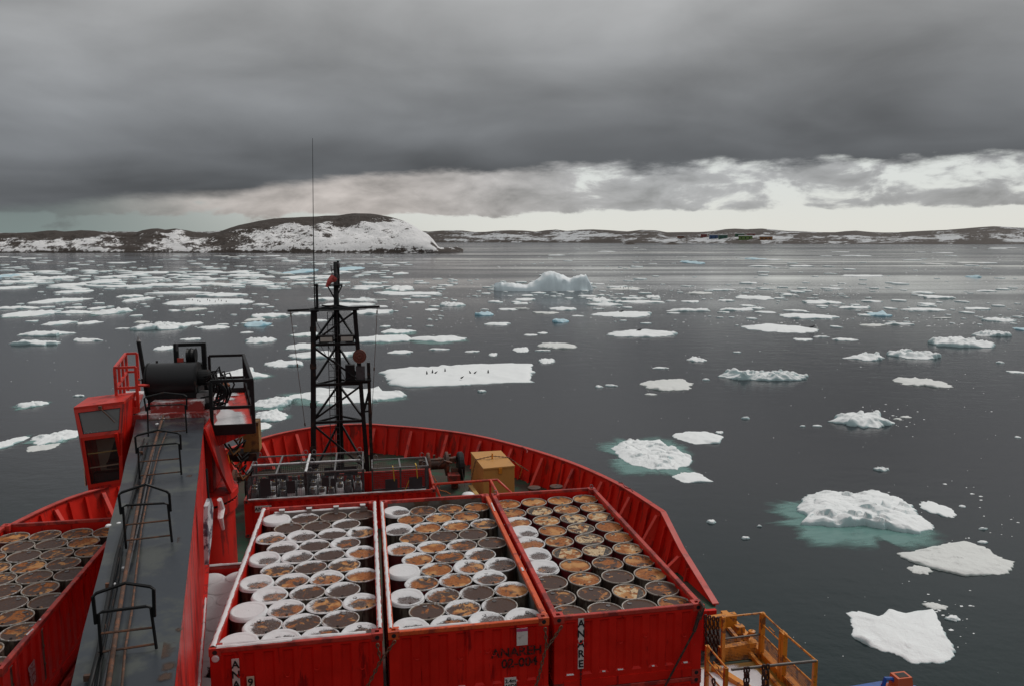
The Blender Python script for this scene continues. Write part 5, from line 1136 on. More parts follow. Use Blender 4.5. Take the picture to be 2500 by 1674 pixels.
for o_, (a, b) in (('a', ((-2.22, 14.06, Z1+.03), (-2.22, 15.12, Z1+.03))), ('b', ((-2.22, 15.18, Z1+.03), (-2.22, 16.2, Z1+.03))), ('c', ((-4.0, 15.15, Z1+.03), (-.5, 15.15, Z1+.03)))):
    par = [q for q in bpy.data.objects if q.name.startswith('gas_cage') and q.parent is None][1 if o_ != 'c' else 2]; snow_strip(par, a, b, .10 if o_ != 'c' else .07, .03, 60)
for (x, z, lb) in ((.55, -1.5, 'yellow strap hanging over the empty gas cage, left one'), (1.30, -1.45, 'yellow strap hanging over the empty gas cage, right one')):
    tag(MB().bar((x, 14.6, z-.2), (x, 14.02, z-.12), .035, .006).bar((x, 14.015, z-.12), (x+.03, 14.01, z-.55), .035, .006).build('strap', ROPE, origin=(x, 14.2, z)), lb, 'strap', 'yellow straps')
MB().tube([(.78, 13.99, -2.5), (.95, 13.99, -2.3), (1.05, 13.99, -2.05)], .012, 5).build('tmp', ROPE); o = bpy.data.objects['tmp']; o.name = 'strap'; tag(o, 'thin yellow tie tail on the front of the empty gas cage', 'strap', 'yellow straps')

# ------------------------------------------------------------------ ochre locker on the foredeck
bx = thing('deck_locker', 'tall ochre yellow box with slanting lid lashed by a chain', 'locker', (4.15, 16.1, DECK))
zt_ = -2.10; q0, q1, q2, q3 = PZ(1150, 1104, zt_), PZ(1223, 1100, zt_), PZ(1256, 1136, zt_), PZ(1180, 1143, zt_)
bot4 = [Vector((p.x, p.y, DECK)) for p in (q3, q2, q1, q0)]; top4 = [p-Vector((0, 0, .05)) for p in (q3, q2, q1, q0)]
bevel(MB().hexa(bot4+top4).build('box_body', YELB, bx), .012)
cen_ = (q0+q1+q2+q3)/4; lid4 = [p+(p-cen_).normalized()*.03 for p in (q3, q2, q1, q0)]
bevel(MB().hexa([p-Vector((0, 0, .05)) for p in lid4]+[p+Vector((0, 0, .02)) for p in lid4]).build('lid', YELB, bx), .01)
MB().bar(cen_, cen_+Vector((0, 0, .22)), .05).build('lug', YEL, bx); fr_ = (q3+q2)/2; MB().box(fr_.x-.02, fr_.x+.10, fr_.y-.05, fr_.y+.01, fr_.z-.22, fr_.z-.02).build('latch', YEL, bx)
pk = cen_+Vector((0, 0, .12)); L_ = (q0+q3)/2; R_ = (q1+q2)/2+Vector((.02, 0, .03))
chain([L_+Vector((-.35, -.1, -1.2)), L_+Vector((-.04, 0, .03)), pk, R_, PZ(1292, 1150, -2.9)], LK1, .07, 'dark chain running over the lid of the ochre box', 'chains on the foredeck')
chain([PZ(1258, 1128, -2.3), PZ(1275, 1142, -2.7), PZ(1268, 1165, -3.3)], LK0, .06, 'orange chain right of the ochre box', 'chains on the foredeck')
chain([PZ(1056, 1160, -2.5), PZ(1064, 1172, -2.7), PZ(1074, 1188, -3.0)], LK0, .06, 'orange chain hanging beside the empty gas cage', 'chains on the foredeck')
chain([PZ(1072, 1195, -3.3), PZ(1090, 1199, -3.4), PZ(1102, 1206, -3.5)], LK0, .06, 'orange chain lying on the green deck', 'chains on the foredeck')

# ------------------------------------------------------------------ windlasses
def windlass(x, y, label, sg=1):
    t = thing('anchor_windlass', label, 'windlass', (x, y, DECK), 'windlasses on the bow')
    MB().lathe([(.02, -.62), (.42, -.62), (.46, -.58), (.46, -.50), (.20, -.46), (.20, .05), (.46, .10), (.46, .2), (.2, .25), (.02, .25)], 22, (x, y, DECK+.85), axis='x').build('chain_drum', ANCH, t, smooth=False)
    MB().lathe([(.02, .55), (.50, .55), (.56, .60), (.56, .74), (.50, .78), (.25, .76), (.02, .72)], 26, (x, y-.1, DECK+.75), axis='x').build('warping_head', BLK, t)
    MB().bar((x-.75*sg, y-.1, DECK), (x-.70*sg, y-.1, DECK+.95), .28, .22).build('stand', RUSTM, t)
    MB().bar((x+.40*sg, y-.35, DECK), (x+.42*sg, y-.3, DECK+.75), .25, .22).build('stand', RUSTM, t)
    MB().bar((x-.9, y, DECK+.95), (x+.5, y, DECK+1.0), .20, .18).build('shaft_cover', ANCH, t)
    MB().box(x+.35*sg-.22, x+.35*sg+.22, y-.85, y-.35, DECK+.30, DECK+.62).build('gear_case', mat('red_gear_case', (.30, .03, .02), .5, .2, 4, (.10, .03, .02), .35), t)
    MB().tube([(x-.2, y-.45, DECK+.9), (x, y-.5, DECK+1.12), (x+.3, y-.45, DECK+1.0)], .05, 6).build('brake_band', ANCH, t)
    for k_ in range(7): MB().box(x-.75+k_*.2, x-.66+k_*.2, y+.2, y+.3, DECK+.9, DECK+1.05+.05*(k_ % 3)).build('bolt_block', ANCH, t)
windlass(2.55, 18.1, 'rusty anchor windlass with round black warping head, between cage and ochre box')
windlass(-5.05, 17.2, 'dark rusty windlass half hidden behind the crane pedestal', -1)
for (x, y, lb) in ((5.9, 15.2, 'pair of rusty bollards by the starboard bulwark'), (-6.3, 15.5, 'pair of rusty bollards by the port bulwark')):
    t = thing('mooring_bollard', lb, 'bollard', (x, y, DECK), 'bollards on the foredeck')
    MB().box(x-.7, x+.7, y-.25, y+.25, DECK+.005, DECK+.08).build('base_plate', RUSTM, t)
    for dx in (-.4, .4): MB().lathe([(.18, DECK+.08), (.18, DECK+.55), (.23, DECK+.58), (.23, DECK+.66), (.02, DECK+.68)], 16, (x+dx, y, 0)).build('bollard_post', ANCH, t)
t = thing('fairlead', 'rusty fairlead frame behind the rightmost container', 'fairlead', (5.6, 12.2, DECK)); 
MB().box(4.6, 6.6, 12.0, 12.5, DECK+.3, DECK+.42).build('top_plate', ANCH, t)
for x_ in (4.75, 5.4, 6.1, 6.5): MB().lathe([(.12, DECK), (.12, DECK+.75), (.15, DECK+.8), (.02, DECK+.82)], 12, (x_, 12.25, 0)).build('roller', ANCH, t)
# rail frame behind the containers
t = thing('pipe_rail', 'orange-red pipe rail just behind the orange railed container', 'railing', (2.0, 7.6, DECK))
zr = -.72; a_, b_, c_ = PZ(1055, 1181, zr), PZ(1214, 1170, zr), PZ(1247, 1200, zr-.2); PIPE = mat('rail_orange_red', (.58, .055, .022), .45, .12, 4, (.3, .03, .02), .2, 5)
MB().tube([a_, b_-Vector((.15, 0, 0)), b_, b_+(c_-b_)*.15, c_, c_-Vector((0, 0, 1.6))], .034, 8).build('top_pipe', PIPE, t, smooth=True)
e_ = PZ(1074, 1212, zr-.4); MB().tube([PZ(1062, 1181, zr), e_, e_-Vector((0, 0, 1.5))], .034, 8).build('post', PIPE, t, smooth=True)
f0 = PZ(1197, 1171, zr); MB().tube([f0, f0-Vector((0, 0, 2.5))], .034, 8).build('post', PIPE, t); MB().tube([f0, PZ(1216, 1206, zr-.1)], .034, 8).build('stay', PIPE, t)
MB().tube([PZ(1046, 1142, -1.7), PZ(1058, 1192, -2.3)], .02, 6).build('tmp', PIPE); o = bpy.data.objects['tmp']; o.name = 'steel_rod'; tag(o, 'thin red rod leaning at the right end of the crosswise container', 'rod')
p_ = PZ(1143, 1206, -1.6); t = thing('deck_light', 'white domed lamp with a thin whip, seen over the container edge', 'lamp', p_); MB().lathe([(.17, -.05), (.19, 0), (.15, .04), (.05, .06), (.005, .062)], 18, tuple(p_)).lathe([(.05, -2.0), (.05, -.03)], 8, tuple(p_)).build('dome', mat('white_dome', (.75, .74, .73), .5, .05), t, smooth=True)
MB().tube([PZ(1137, 1202, -1.6), PZ(1128, 1145, -.8)], .007, 4).build('whip', GALV, t)
t = tag(MB().bar(PZ(1148, 1184, -3.0), PZ(1168, 1212, -2.6), .14, .05).build('timber_plank', mat('yellow_timber', (.42, .25, .07), .7, .2, 6), origin=(0, 0, 0)), 'yellow plank leaning beside the ochre box', 'plank')
# bent rail hooks on the bulwark cap
for (pxs, lb) in (([(1274, 1090), (1284, 1095), (1288, 1100), (1286, 1104)], 'bent dark rod on the bulwark cap above the ochre box'), ([(1510, 1177), (1520, 1178), (1526, 1188), (1540, 1192), (1545, 1198)], 'small bent red loop on the starboard bulwark cap')):
    tag(MB().tube([PZ(x, y, BT+.12) for x, y in pxs], .018, 5).build('bent_rod', mat('bent_rod_red', (.25, .02, .02), .5, .1), origin=PZ(*pxs[0], BT)), lb, 'rod')

# ------------------------------------------------------------------ crane
cr = thing('deck_crane', 'red deck crane with dark grey boom, cab and black winch drum', 'crane', (-4.45, 8.9, DECK))
PCX, PCY = -4.66, 9.0
MB().lathe([(1.08, DECK), (1.08, -.92), (1.16, -.90), (1.16, -.66), (1.10, -.64)], 48, (PCX, PCY, 0)).build('pedestal', CRANER, cr, smooth=False); sm(bpy.data.objects['pedestal'], 30)
MB().lathe([(1.15, -.60), (1.18, -.58), (1.18, -.42), (1.13, -.40), (.2, -.40)], 48, (PCX, PCY, 0)).build('slewing_ring', CRANER, cr); sm(bpy.data.objects['slewing_ring'], 30)
for k_ in range(48):
    a = 2*PI*k_/48; o = MB().lathe([(.035, -.66), (.035, -.55), (.001, -.55)], 6, (PCX+1.12*math.cos(a), PCY+1.12*math.sin(a), 0)).build('ring_bolt', BLK, cr)
# house: two side plates, deck and top
def plate(pts, th, m_, nm, ax='x'): return MB().prism(pts, (th, 0, 0) if ax == 'x' else (0, th, 0)).build(nm, m_, cr)
plate([(-3.98, 7.7, 1.42), (-3.98, 9.0, 1.50), (-3.64, 9.2, -.4), (-3.60, 8.5, -.4), (-3.72, 8.1, .2)], .06, CRANER, 'side_plate')
plate([(-5.85, 7.6, 1.42), (-5.85, 9.9, 1.5), (-5.85, 10.2, -.4), (-5.85, 8.2, -.4)], .06, CRANER, 'side_plate')
MB().box(-5.80, -3.98, 8.6, 10.1, -.38, 1.30).build('crane_house', CRANER, cr)
MB().box(-5.75, -4.0, 8.6, 10.2, 1.32, 1.62).build('machinery_deck', mat('snowy_red_deck', (.30, .03, .025), .5, .2, 1.2, (.66, .62, .62), .42, 1.1), cr)
MB().box(-5.35, -4.15, 8.75, 9.6, 1.62, 1.86).build('winch_seat', mat('snowy_red_deck', None), cr)
# winch drum
DRX0, DRX1, DRZ = -5.50, -4.38, 2.32
dr = MB().lathe([(.02, DRX0), (.40, DRX0), (.40, DRX1), (.02, DRX1)], 40, (0, 9.45, DRZ), axis='x').build('winch_drum', DRUMM, cr); sm(dr, 30)
for x_ in (DRX0-.04, DRX1): MB().lathe([(.02, x_), (.46, x_), (.46, x_+.035), (.02, x_+.035)], 32, (0, 9.45, DRZ-.05), axis='x').build('drum_flange', BLK, cr)
MB().box(DRX0-.02, DRX1+.05, 9.2, 9.95, 1.62, 2.12).build('drum_cradle', BLK, cr)
MB().lathe([(.02, DRX1), (.20, DRX1), (.20, DRX1+.28), (.15, DRX1+.30), (.15, DRX1+.46), (.02, DRX1+.46)], 20, (0, 9.4, DRZ+.02), axis='x').build('hydraulic_motor', BLK, cr)
MB().box(DRX0-.16, DRX0-.04, 9.3, 9.55, DRZ-.1, DRZ+.05).build('bearing', BLK, cr)
rr_ = random.Random(4)
for k_ in range(15):
    x0_, z0_ = DRX1+.25+rr_.uniform(-.05, .35), DRZ+rr_.uniform(-.15, .2); P = [(x0_, 9.2+rr_.uniform(-.2, .2), z0_)]; ex = rr_.uniform(.1, .38); dn = rr_.uniform(.3, .75)
    P += [(x0_+ex*.7, P[0][1]-.08, z0_+rr_.uniform(0, .22)), (x0_+ex, P[0][1]-.1, z0_-dn*.4), (x0_+ex*.6, P[0][1]-.05, z0_-dn*.9), (x0_-.1, P[0][1], z0_-dn)]
    MB().tube(bez(P) if False else P, .022, 6).build('hydraulic_hose', RUBB, cr, smooth=True)
for k_ in range(6): x_ = DRX1+.45+.06*k_; MB().tube([(x_, 9.15, DRZ-.02-.02*k_), (x_+.05, 9.10, DRZ-.16)], .035, 8).build('hose_fitting', mat('copper_fitting', (.32, .11, .05), .4, .2, metal=.4) if k_ % 2 else GALV, cr)
for k_ in range(3):
    a0 = .3+.5*k_; MB().tube([(-3.98+.30*math.cos(a)+.03*k_, 8.9, 2.05+.24*math.sin(a)) for a in np.linspace(-PI*.55, PI*.6, 12)], .024, 6).build('hydraulic_hose', RUBB, cr, smooth=True)
MB().box(-4.36, -4.02, 9.1, 9.5, 1.55, 2.0).build('valve_block', GALV, cr); MB().box(-4.30, -4.05, 8.95, 9.2, 1.5, 1.75).build('valve_block', BLK, cr)
# A-frame behind the drum with two sheaves
u0, u1 = PY(429, 842, 10.1), PY(497, 840, 10.1); v0, v1 = PY(432, 885, 10.1), PY(500, 890, 10.1); bl_ = -1.0
MB().bar(u0, Vector((v0.x, v0.y, 1.5)), .11).bar(u1, Vector((v1.x, v1.y, 1.5)), .11).bar(u0-Vector((.05, 0, 0)), u1+Vector((.05, 0, 0)), .08).bar(v0, v1, .10).build('gallows_frame', BLK, cr)
for px_ in (462, 474):
    c_ = PY(px_, 868, 10.0); MB().lathe([(.02, -.05), (.20, -.05), (.17, 0), (.20, .05), (.02, .05)], 20, tuple(c_), axis='x').build('sheave', BLK, cr)
MB().box(-4.95, -4.35, 9.95, 10.3, 1.6, 2.6).build('motor_housing', BLK, cr); MB().box(-4.95, -4.80, 9.95, 10.0, 2.66, 2.76).build('red_tag', mat('red_tag', (.5, .05, .03), .5, .1), cr)
MB().tube([PY(338, 833, 9.3), PY(357, 945, 9.3)], .05, 8).build('rope_post', BLK, cr); MB().lathe([(.06, 0), (.03, .05), (.01, .12)], 8, tuple(PY(338, 833, 9.3))).build('post_tip', GALV, cr)
for (px_, py_) in ((383, 880), (432, 838)): MB().tube([PY(px_, py_, 9.9), PY(px_, py_+18, 9.9)], .03, 6).build('grease_nipple', GALD, cr)
# starboard service platform
px0, px1, py0, py1, pz = -3.90, -2.96, 8.45, 12.75, 1.30
def SK(x, y, z): return Vector((x-(y-8.45)*.187, y, z))
def skbox(mb, x0, x1, y0, y1, z0, z1): return mb.hexa([SK(x0, y0, z0), SK(x1, y0, z0), SK(x1, y1, z0), SK(x0, y1, z0), SK(x0, y0, z1), SK(x1, y0, z1), SK(x1, y1, z1), SK(x0, y1, z1)])
skbox(MB(), px0, px1, py0, py1, pz-.04, pz).build('platform_floor', CRANEB, cr)
V = []; Cv = []
for i in range(70):
    for j in range(28):
        x = px0+.05+j/27*(px1-px0-.08); y = py0+.06+i/69*(py1-py0-.12); p = SK(x, y, 0); V.append((p.x, p.y, pz+.008+.018*float(vnoise(x*6, y*6, 3)))); Cv.append(1.2-3.2*max(0, (x-px0)/(px1-px0)-.58)-(2.2 if 10.0 < y < 12.2 else .3)*max(0, float(fbm(x*2.2, y*1.1, 8, 3))-.40+.3*(x-px0))*2.2)
np_mesh('snow', np.array(V)-np.array(ORI[cr.name]), grid_faces(70, 28), SNOW, parent=cr, attr={'cover': Cv})
mb = MB(); skbox(mb, px0-.02, px1+.02, py0-.05, py0, pz-.22, pz+.03); skbox(mb, px1, px1+.05, py0, py1, pz-.22, pz+.03); skbox(mb, px0-.02, px1+.02, py1, py1+.05, pz-.15, pz+.14); mb.build('kick_plate', BLK, cr)
for (x, y) in ((px0, py0-.03), (px1+.02, py0-.03), (px0, py1+.03), (px1+.02, py1+.03)): MB().bar(SK(x, y, pz-.2), SK(x, y, pz+1.10), .075).build('rail_post', BLK, cr)
for y_ in (.25, .5, .75): MB().bar(SK(px1+.02, py0+(py1-py0)*y_, pz), SK(px1+.02, py0+(py1-py0)*y_, pz+1.08), .05).build('rail_post', BLK, cr)
for z_ in (.45, 1.10):
    for a, b in (((px0, py0-.03), (px1+.02, py0-.03)), ((px1+.02, py0-.03), (px1+.02, py1+.03)), ((px0, py1+.03), (px1+.02, py1+.03))): MB().bar(SK(*a, pz+z_), SK(*b, pz+z_), .07).build('handrail', BLK, cr)
MB().prism([SK(-3.92, 8.5, 1.24), SK(-3.0, 8.5, 1.24), SK(-3.0, 8.5, 1.10), SK(-3.92, 8.5, .74)], (-.70, 3.8, 0)).build('platform_bracket', CRANER, cr)
MB().box(-3.45, -3.05, 10.0, 10.5, .2, 1.0).build('ochre_motor', mat('ochre_motor', (.28, .15, .04), .6, .3, 5, (.10, .05, .02), .35), cr); MB().box(-3.85, -3.1, 9.8, 10.4, .02, .22).build('motor_shelf', BLKR, cr)
MB().tube([(-3.70+.20*math.cos(a), 9.9, .55+.22*math.sin(a)) for a in np.linspace(PI*.5, PI*1.9, 14)], .03, 6).build('hydraulic_hose', RUBB, cr)
for k_ in range(12):
    z_ = -.3+k_*.11; x_ = -3.40+.12*math.sin(k_*1.7)+.02*k_*-1; MB().tube([(x_-.12, 9.5, z_+.1), (x_, 9.35, z_-.02), (x_+.14, 9.5, z_+.08), (x_+.05, 9.6, z_-.12)], .028, 5).build('hydraulic_hose', RUBB if k_ % 3 else mat('ochre_motor', None), cr)
# port platform with red guard rail
fr = [PZ(285, 1004, 1.72), PZ(338, 1000, 1.72), PZ(352, 958, 1.72), PZ(306, 958, 1.72)]
MB().prism(fr, (0, 0, .05)).build('side_platform', mat('snowy_red_deck', None), cr)
def up_(p, h_): return Vector((p.x, p.y, p.z+h_))
g0, g1 = PZ(287, 1003, 1.72), PZ(338, 1000, 1.72); g2, g3 = PZ(313, 957, 1.72), PZ(340, 956, 1.72)
for p in (g0, g1, g2, g3): MB().bar(up_(p, -.05), up_(p, 1.04), .06).build('guard_post', CRANEB, cr)
for f in (.33, .66): p = g0.lerp(g2, f); MB().bar(p, up_(p, 1.04), .055).build('guard_post', CRANEB, cr)
for h_ in (.55, 1.04): MB().bar(up_(g0, h_), up_(g1, h_), .055).bar(up_(g0, h_), up_(g2, h_), .055).bar(up_(g2, h_), up_(g3, h_), .055).build('guard_rail', CRANEB, cr)
MB().bar(g0, g1, .10, .14).build('kick_plate', CRANEB, cr); MB().tube([g1, up_(g1, .6)+Vector((0, 0, 0)), PZ(378, 940, 2.2)][1:], .04, 6).build('guard_rail', CRANEB, cr)
# cab
def C3p(px, py, y): return PY(px, py, y)
yf_, yb_ = 7.85, 8.80
A0, A1 = C3p(180, 1000, yf_+.0), C3p(303, 985, yf_+.0)        # front top edge
B0, B1 = C3p(196, 1068, yf_-.12), C3p(298, 1056, yf_-.12)     # edge between upper and lower window
D0, D1 = C3p(215, 1190, yf_), C3p(300, 1176, yf_)
def back(p, y=yb_, dx=0): return Vector((p.x+dx, y, p.z))
ins = .0
def quad_frame(P, w, nm, m_, depth=.05, glass=None, gname='window'):
    """P: 4 corners; a frame w wide round a pane"""
    c = sum(P, Vector())/4; n_ = (P[1]-P[0]).cross(P[3]-P[0]).normalized()
    if n_.y > 0: n_ = -n_
    def inset(i): a, b, d = P[i], P[(i+1) % 4], P[i-1]; return a+((b-a).normalized()+(d-a).normalized())*w
    Q = [inset(i) for i in range(4)]; mb = MB()
    for i in range(4):
        j = (i+1) % 4; mb.hexa([P[i]-n_*depth, P[j]-n_*depth, Q[j]-n_*depth, Q[i]-n_*depth, P[i], P[j], Q[j], Q[i]])
    mb.build(nm, m_, cr)
    if glass:
        g_ = MB().hexa([q-n_*.030 for q in Q]+[q-n_*.022 for q in Q]).build(gname, glass, cr)
        mb = MB()
        for i in range(4): mb.bar(Q[i]-n_*.01, Q[(i+1) % 4]-n_*.01, .022, .012, up=n_)
        mb.build('rubber_seal', RUBB, g_)
    return Q, n_
def glass_mat(name, col, rough, alpha, snowy=False):
    m = bpy.data.materials.new(name); m.use_nodes = True; t = NT(m.node_tree); b = t.n['Principled BSDF']
    b.inputs['Base Color'].default_value = (*col, 1); b.inputs['Roughness'].default_value = rough; b.inputs['Alpha'].default_value = alpha; b.inputs['Specular IOR Level'].default_value = .8
    if snowy:
        tc = t.new('ShaderNodeTexCoord').outputs['Object']; x, y, z = t.xyz(tc); n_ = t.noise(tc, 22, 5, .7)
        f = t.ss(t.m('ADD', n_, t.ss(z, 4.90, 5.25, .26, -.18)), .66, .74); t.l.new(t.mix(f, col, (.6, .6, .6)), b.inputs['Base Color']); t.put(b.inputs['Alpha'], t.m('MAXIMUM', f, alpha))
    return m
GL1 = glass_mat('cab_roof_glass', (.17, .175, .17), .12, .82, True); GL2 = glass_mat('cab_front_glass', (.06, .055, .05), .06, .14)
Qu, nu = quad_frame([B0, B1, A1, A0], .075, 'window_frame', CRANEB, glass=GL1)
Ql, nl_ = quad_frame([D0, D1, B1, B0], .075, 'window_frame', CRANEB, glass=GL2)
# cab shell: sides, roof, floor, back
for a, b, c, xo in ((A0, B0, D0, 1), (A1, B1, D1, -1)):
    th = Vector((.035*xo, 0, 0)); P = [c, Vector((c.x, yb_, c.z+.05)), Vector((a.x+(.05 if xo > 0 else -.02), yb_, a.z+.02)), a, b]; MB().prism(P, th).build('cab_side', CRANER, cr)
MB().hexa([A0, A1, back(A1), back(A0), A0+Vector((0, 0, .06)), A1+Vector((0, 0, .06)), back(A1)+Vector((0, 0, .10)), back(A0)+Vector((0, 0, .10))]).build('cab_roof', CRANEB, cr)
MB().hexa([D0-Vector((0, 0, .06)), D1-Vector((0, 0, .06)), back(D1)-Vector((0, 0, .06)), back(D0)-Vector((0, 0, .06)), D0, D1, back(D1), back(D0)]).build('cab_floor', CRANER, cr)
MB().box(A0.x+.06, A1.x-.06, yb_-.10, yb_-.06, D0.z, A0.z).build('cab_back_wall', CREAM, cr); MB().box(A0.x, A1.x, yb_-.04, yb_, D0.z, A0.z).build('cab_back', CRANER, cr)
MB().box(A0.x+.06, A0.x+.08, yf_+.15, yb_-.1, D0.z, A0.z-.1).build('cab_lining', CREAM, cr)
sx_ = (A0.x+A1.x)/2+.18; MB().box(sx_-.24, sx_+.24, 8.25, 8.6, .45, .58).build('seat', SEATM, cr); MB().prism([(sx_-.30, 8.5, .50), (sx_+.24, 8.5, .50), (sx_+.22, 8.6, 1.20), (sx_-.06, 8.6, 1.20)], (0, .10, 0)).build('backrest', SEATM, cr)
MB().box(sx_-.45, sx_+.3, 7.98, 8.2, .12, .42).build('control_console', SEATM, cr)
for f, mm in ((.36, mat('tan_bar', (.30, .24, .17), .5, .1)), (.68, mat('yellow_bar', (.35, .25, .08), .5, .1))):
    MB().bar(Ql[0].lerp(Ql[3], f)+Vector((0, .06, 0)), Ql[1].lerp(Ql[2], f)+Vector((0, .06, 0)), .025).build('guard_bar', mm, cr)
w0_, w1_ = C3p(244, 995, 7.78), C3p(280, 1030, 7.68); MB().bar(w0_, w1_, .018).build('wiper', RUSTM, cr); MB().box(w0_.x-.03, w0_.x+.03, w0_.y-.03, w0_.y+.05, w0_.z-.03, w0_.z+.04).build('wiper_motor', RUSTM, cr)
# boom: tapering box girder running aft over the deck
BA, BB = Vector((-5.80, 9.35, 1.50)), Vector((-4.16, 9.0, 1.50)); BC, BD = Vector((-3.03, -3.6, 1.50)), Vector((-2.09, -3.6, 1.50))
BCe = BA+(BC-BA)*1.35; BDe = BB+(BD-BB)*1.35
secs = []; NB = 15
for i in range(NB+1):
    f = i/NB; l, r = BA.lerp(BCe, f), BB.lerp(BDe, f); y = (l.y+r.y)/2; zb = float(np.interp(y, [-9, -3.4, .3, 2.6, 6.5, 9.2], [.55, -.20, -.48, -.68, -.9, -.4])); l = l+Vector((0, 0, .03*math.sin(i*2.1))); secs.append((l, r, zb))
mt, msd, mbt = MB(), MB(), MB()
for i in range(NB):
    (l0, r0, z0_), (l1, r1, z1_) = secs[i], secs[i+1]
    mt.hexa([l0-Vector((0, 0, .03)), l1-Vector((0, 0, .03)), r1-Vector((0, 0, .03)), r0-Vector((0, 0, .03)), l0, l1, r1, r0])
    for a, b, xo in ((l0, l1, .02), (r0, r1, -.02)):
        o_ = Vector((xo, 0, 0)); q_ = Vector((xo*1.6, 0, 0)); az, bz = Vector((a.x, a.y, z0_)), Vector((b.x, b.y, z1_)); t3 = Vector((0, 0, .03))
        msd.hexa([az+o_, bz+o_, bz+q_, az+q_, a+o_-t3, b+o_-t3, b+q_-t3, a+q_-t3])
    mbt.hexa([Vector((l0.x-.04, l0.y, z0_-.03)), Vector((l1.x-.04, l1.y, z1_-.03)), Vector((r1.x+.05, r1.y, z1_-.03)), Vector((r0.x+.05, r0.y, z0_-.03)), Vector((l0.x-.04, l0.y, z0_)), Vector((l1.x-.04, l1.y, z1_)), Vector((r1.x+.05, r1.y, z1_)), Vector((r0.x+.05, r0.y, z0_))])
mt.build('boom_top', BOOMG, cr); msd.build('boom_side', CRANER, cr); mbt.build('boom_bottom_flange', CRANER, cr)
for i in range(5, NB): 
    r0, z0_ = secs[i][1], secs[i][2]; r1, z1_ = secs[i+1][1], secs[i+1][2]; snow_strip(cr, (r0.x+.02, r0.y, z0_), (r1.x+.02, r1.y, z1_), .05, .015, 70+i)
# things on the boom top
def BT3(px, py, h_=0.0): p = PZ(px, py, 1.50+h_); return p
def hoop(px_l, py_b, px_r, scale, k):
    """one folding ladder guard: two uprights, gabled top, upper frame and rungs, lying on the boom top"""
    pass
rungs = [[(312, 1120), (424, 1110), (306, 1212), (428, 1200)]]
HO = [  # (left foot, right foot, ridge apex, left shoulder, right shoulder, frame top left, frame top right, rung rows)
    ((308, 1338), (420, 1322), (356, 1181), (290, 1207), (413, 1204), (300, 1236), (410, 1230), ((1280, 1268), (1318, 1305))),
    ((248, 1600), (382, 1582), (306, 1422), (227, 1455), (375, 1437), (240, 1498), (368, 1482), ((1545, 1530), (1590, 1570))),
    ((341, 1168), (443, 1158), (386, 1049), (330, 1066), (440, 1060), (337, 1092), (437, 1083), ((1126, 1118), (1160, 1150))),
    ((362, 1065), (456, 1056), (400, 958), (352, 972), (455, 966), (360, 992), (452, 988), ((1025, 1018), (1055, 1050)))]
for k_, (fl_, fr2, ap, sl, sr, tl, tr2, rows_) in enumerate(HO):
    h1, h2 = .62, .42
    FLp, FRp = BT3(*fl_, .02), BT3(*fr2, .02)
    # uprights stand on the boom; heights solved so that the guard stands plumb above its feet
    def above(px, py, foot, h_): p = PY(px, py, foot.y); return p
    tlp, trp = PY(*tl, FLp.y), PY(*tr2, FRp.y)
    slp, srp, app = PY(*sl, FLp.y-.02), PY(*sr, FRp.y-.02), PY(*ap, (FLp.y+FRp.y)/2)
    MB().tube([FLp, tlp, tlp+(trp-tlp)*.08+Vector((0, 0, .02)), trp-(trp-tlp)*.08+Vector((0, 0, .02)), trp, FRp], .017, 6).build('ladder_frame', BLK, cr)
    MB().tube([tlp-Vector((.03, 0, .10)), slp, slp+(app-slp)*.12+Vector((0, 0, .02)), app, srp+(app-srp)*.12+Vector((0, 0, .02)), srp, trp-Vector((-.03, 0, .10))], .019, 6).build('guard_hoop', BLK, cr)
    for (ya_, yb2) in rows_:
        fa = (fl_[1]-ya_)/(fl_[1]-tl[1]); fb = (fr2[1]-yb2)/(fr2[1]-tr2[1]); MB().tube([FLp.lerp(tlp, fa), FRp.lerp(trp, fb)], .013, 5).build('rung', RUSTM, cr)
# pipes and cables along the boom
def along(pts, r_, h_, m_, nm): MB().tube([BT3(x, y, h_) for x, y in pts], r_, 7).build(nm, m_, cr, smooth=True)
along([(404, 960), (400, 1010), (384, 1060), (366, 1120), (345, 1190), (330, 1270), (306, 1400), (285, 1530), (262, 1690)], .026, .08, RUSTM, 'hydraulic_pipe')
along([(408, 1050), (388, 1100), (362, 1200), (345, 1290), (332, 1400), (322, 1490), (306, 1580), (296, 1690)], .014, .05, RUSTM, 'hydraulic_pipe')
along([(402, 940), (396, 1020), (378, 1090), (358, 1180), (338, 1280), (300, 1440), (275, 1560), (250, 1690)], .018, .05, GALD, 'hydraulic_pipe')
along([(360, 1080), (346, 1130), (330, 1190), (313, 1250), (284, 1360), (262, 1470), (240, 1590), (215, 1690)], .024, .05, BLK, 'cable')
along([(352, 1070), (338, 1120), (325, 1200), (306, 1290), (276, 1420), (258, 1510), (232, 1620), (224, 1690)], .014, .03, BLK, 'cable')
along([(356, 1110), (340, 1160), (320, 1230), (300, 1310), (290, 1400), (270, 1500), (246, 1620), (236, 1690)], .012, .03, BLK, 'cable')
MB().tube([PZ(330, 925, 2.35), PZ(370, 929, 2.3), PZ(398, 930, 2.25), PZ(403, 938, 2.2), PZ(403, 965, 1.9), PZ(398, 1000, 1.56), PZ(388, 1050, 1.55)], .026, 7).build('hydraulic_pipe', GALV, cr, smooth=True)
for (x, y) in ((266, 1433), (318, 1240), (344, 1108), (215, 1660), (337, 1192), (250, 1537)):
    p = BT3(x, y, 0); MB().box(p.x-.035, p.x+.035, p.y-.02, p.y+.02, 1.5, 1.56).build('pipe_clamp', RUSTM, cr)
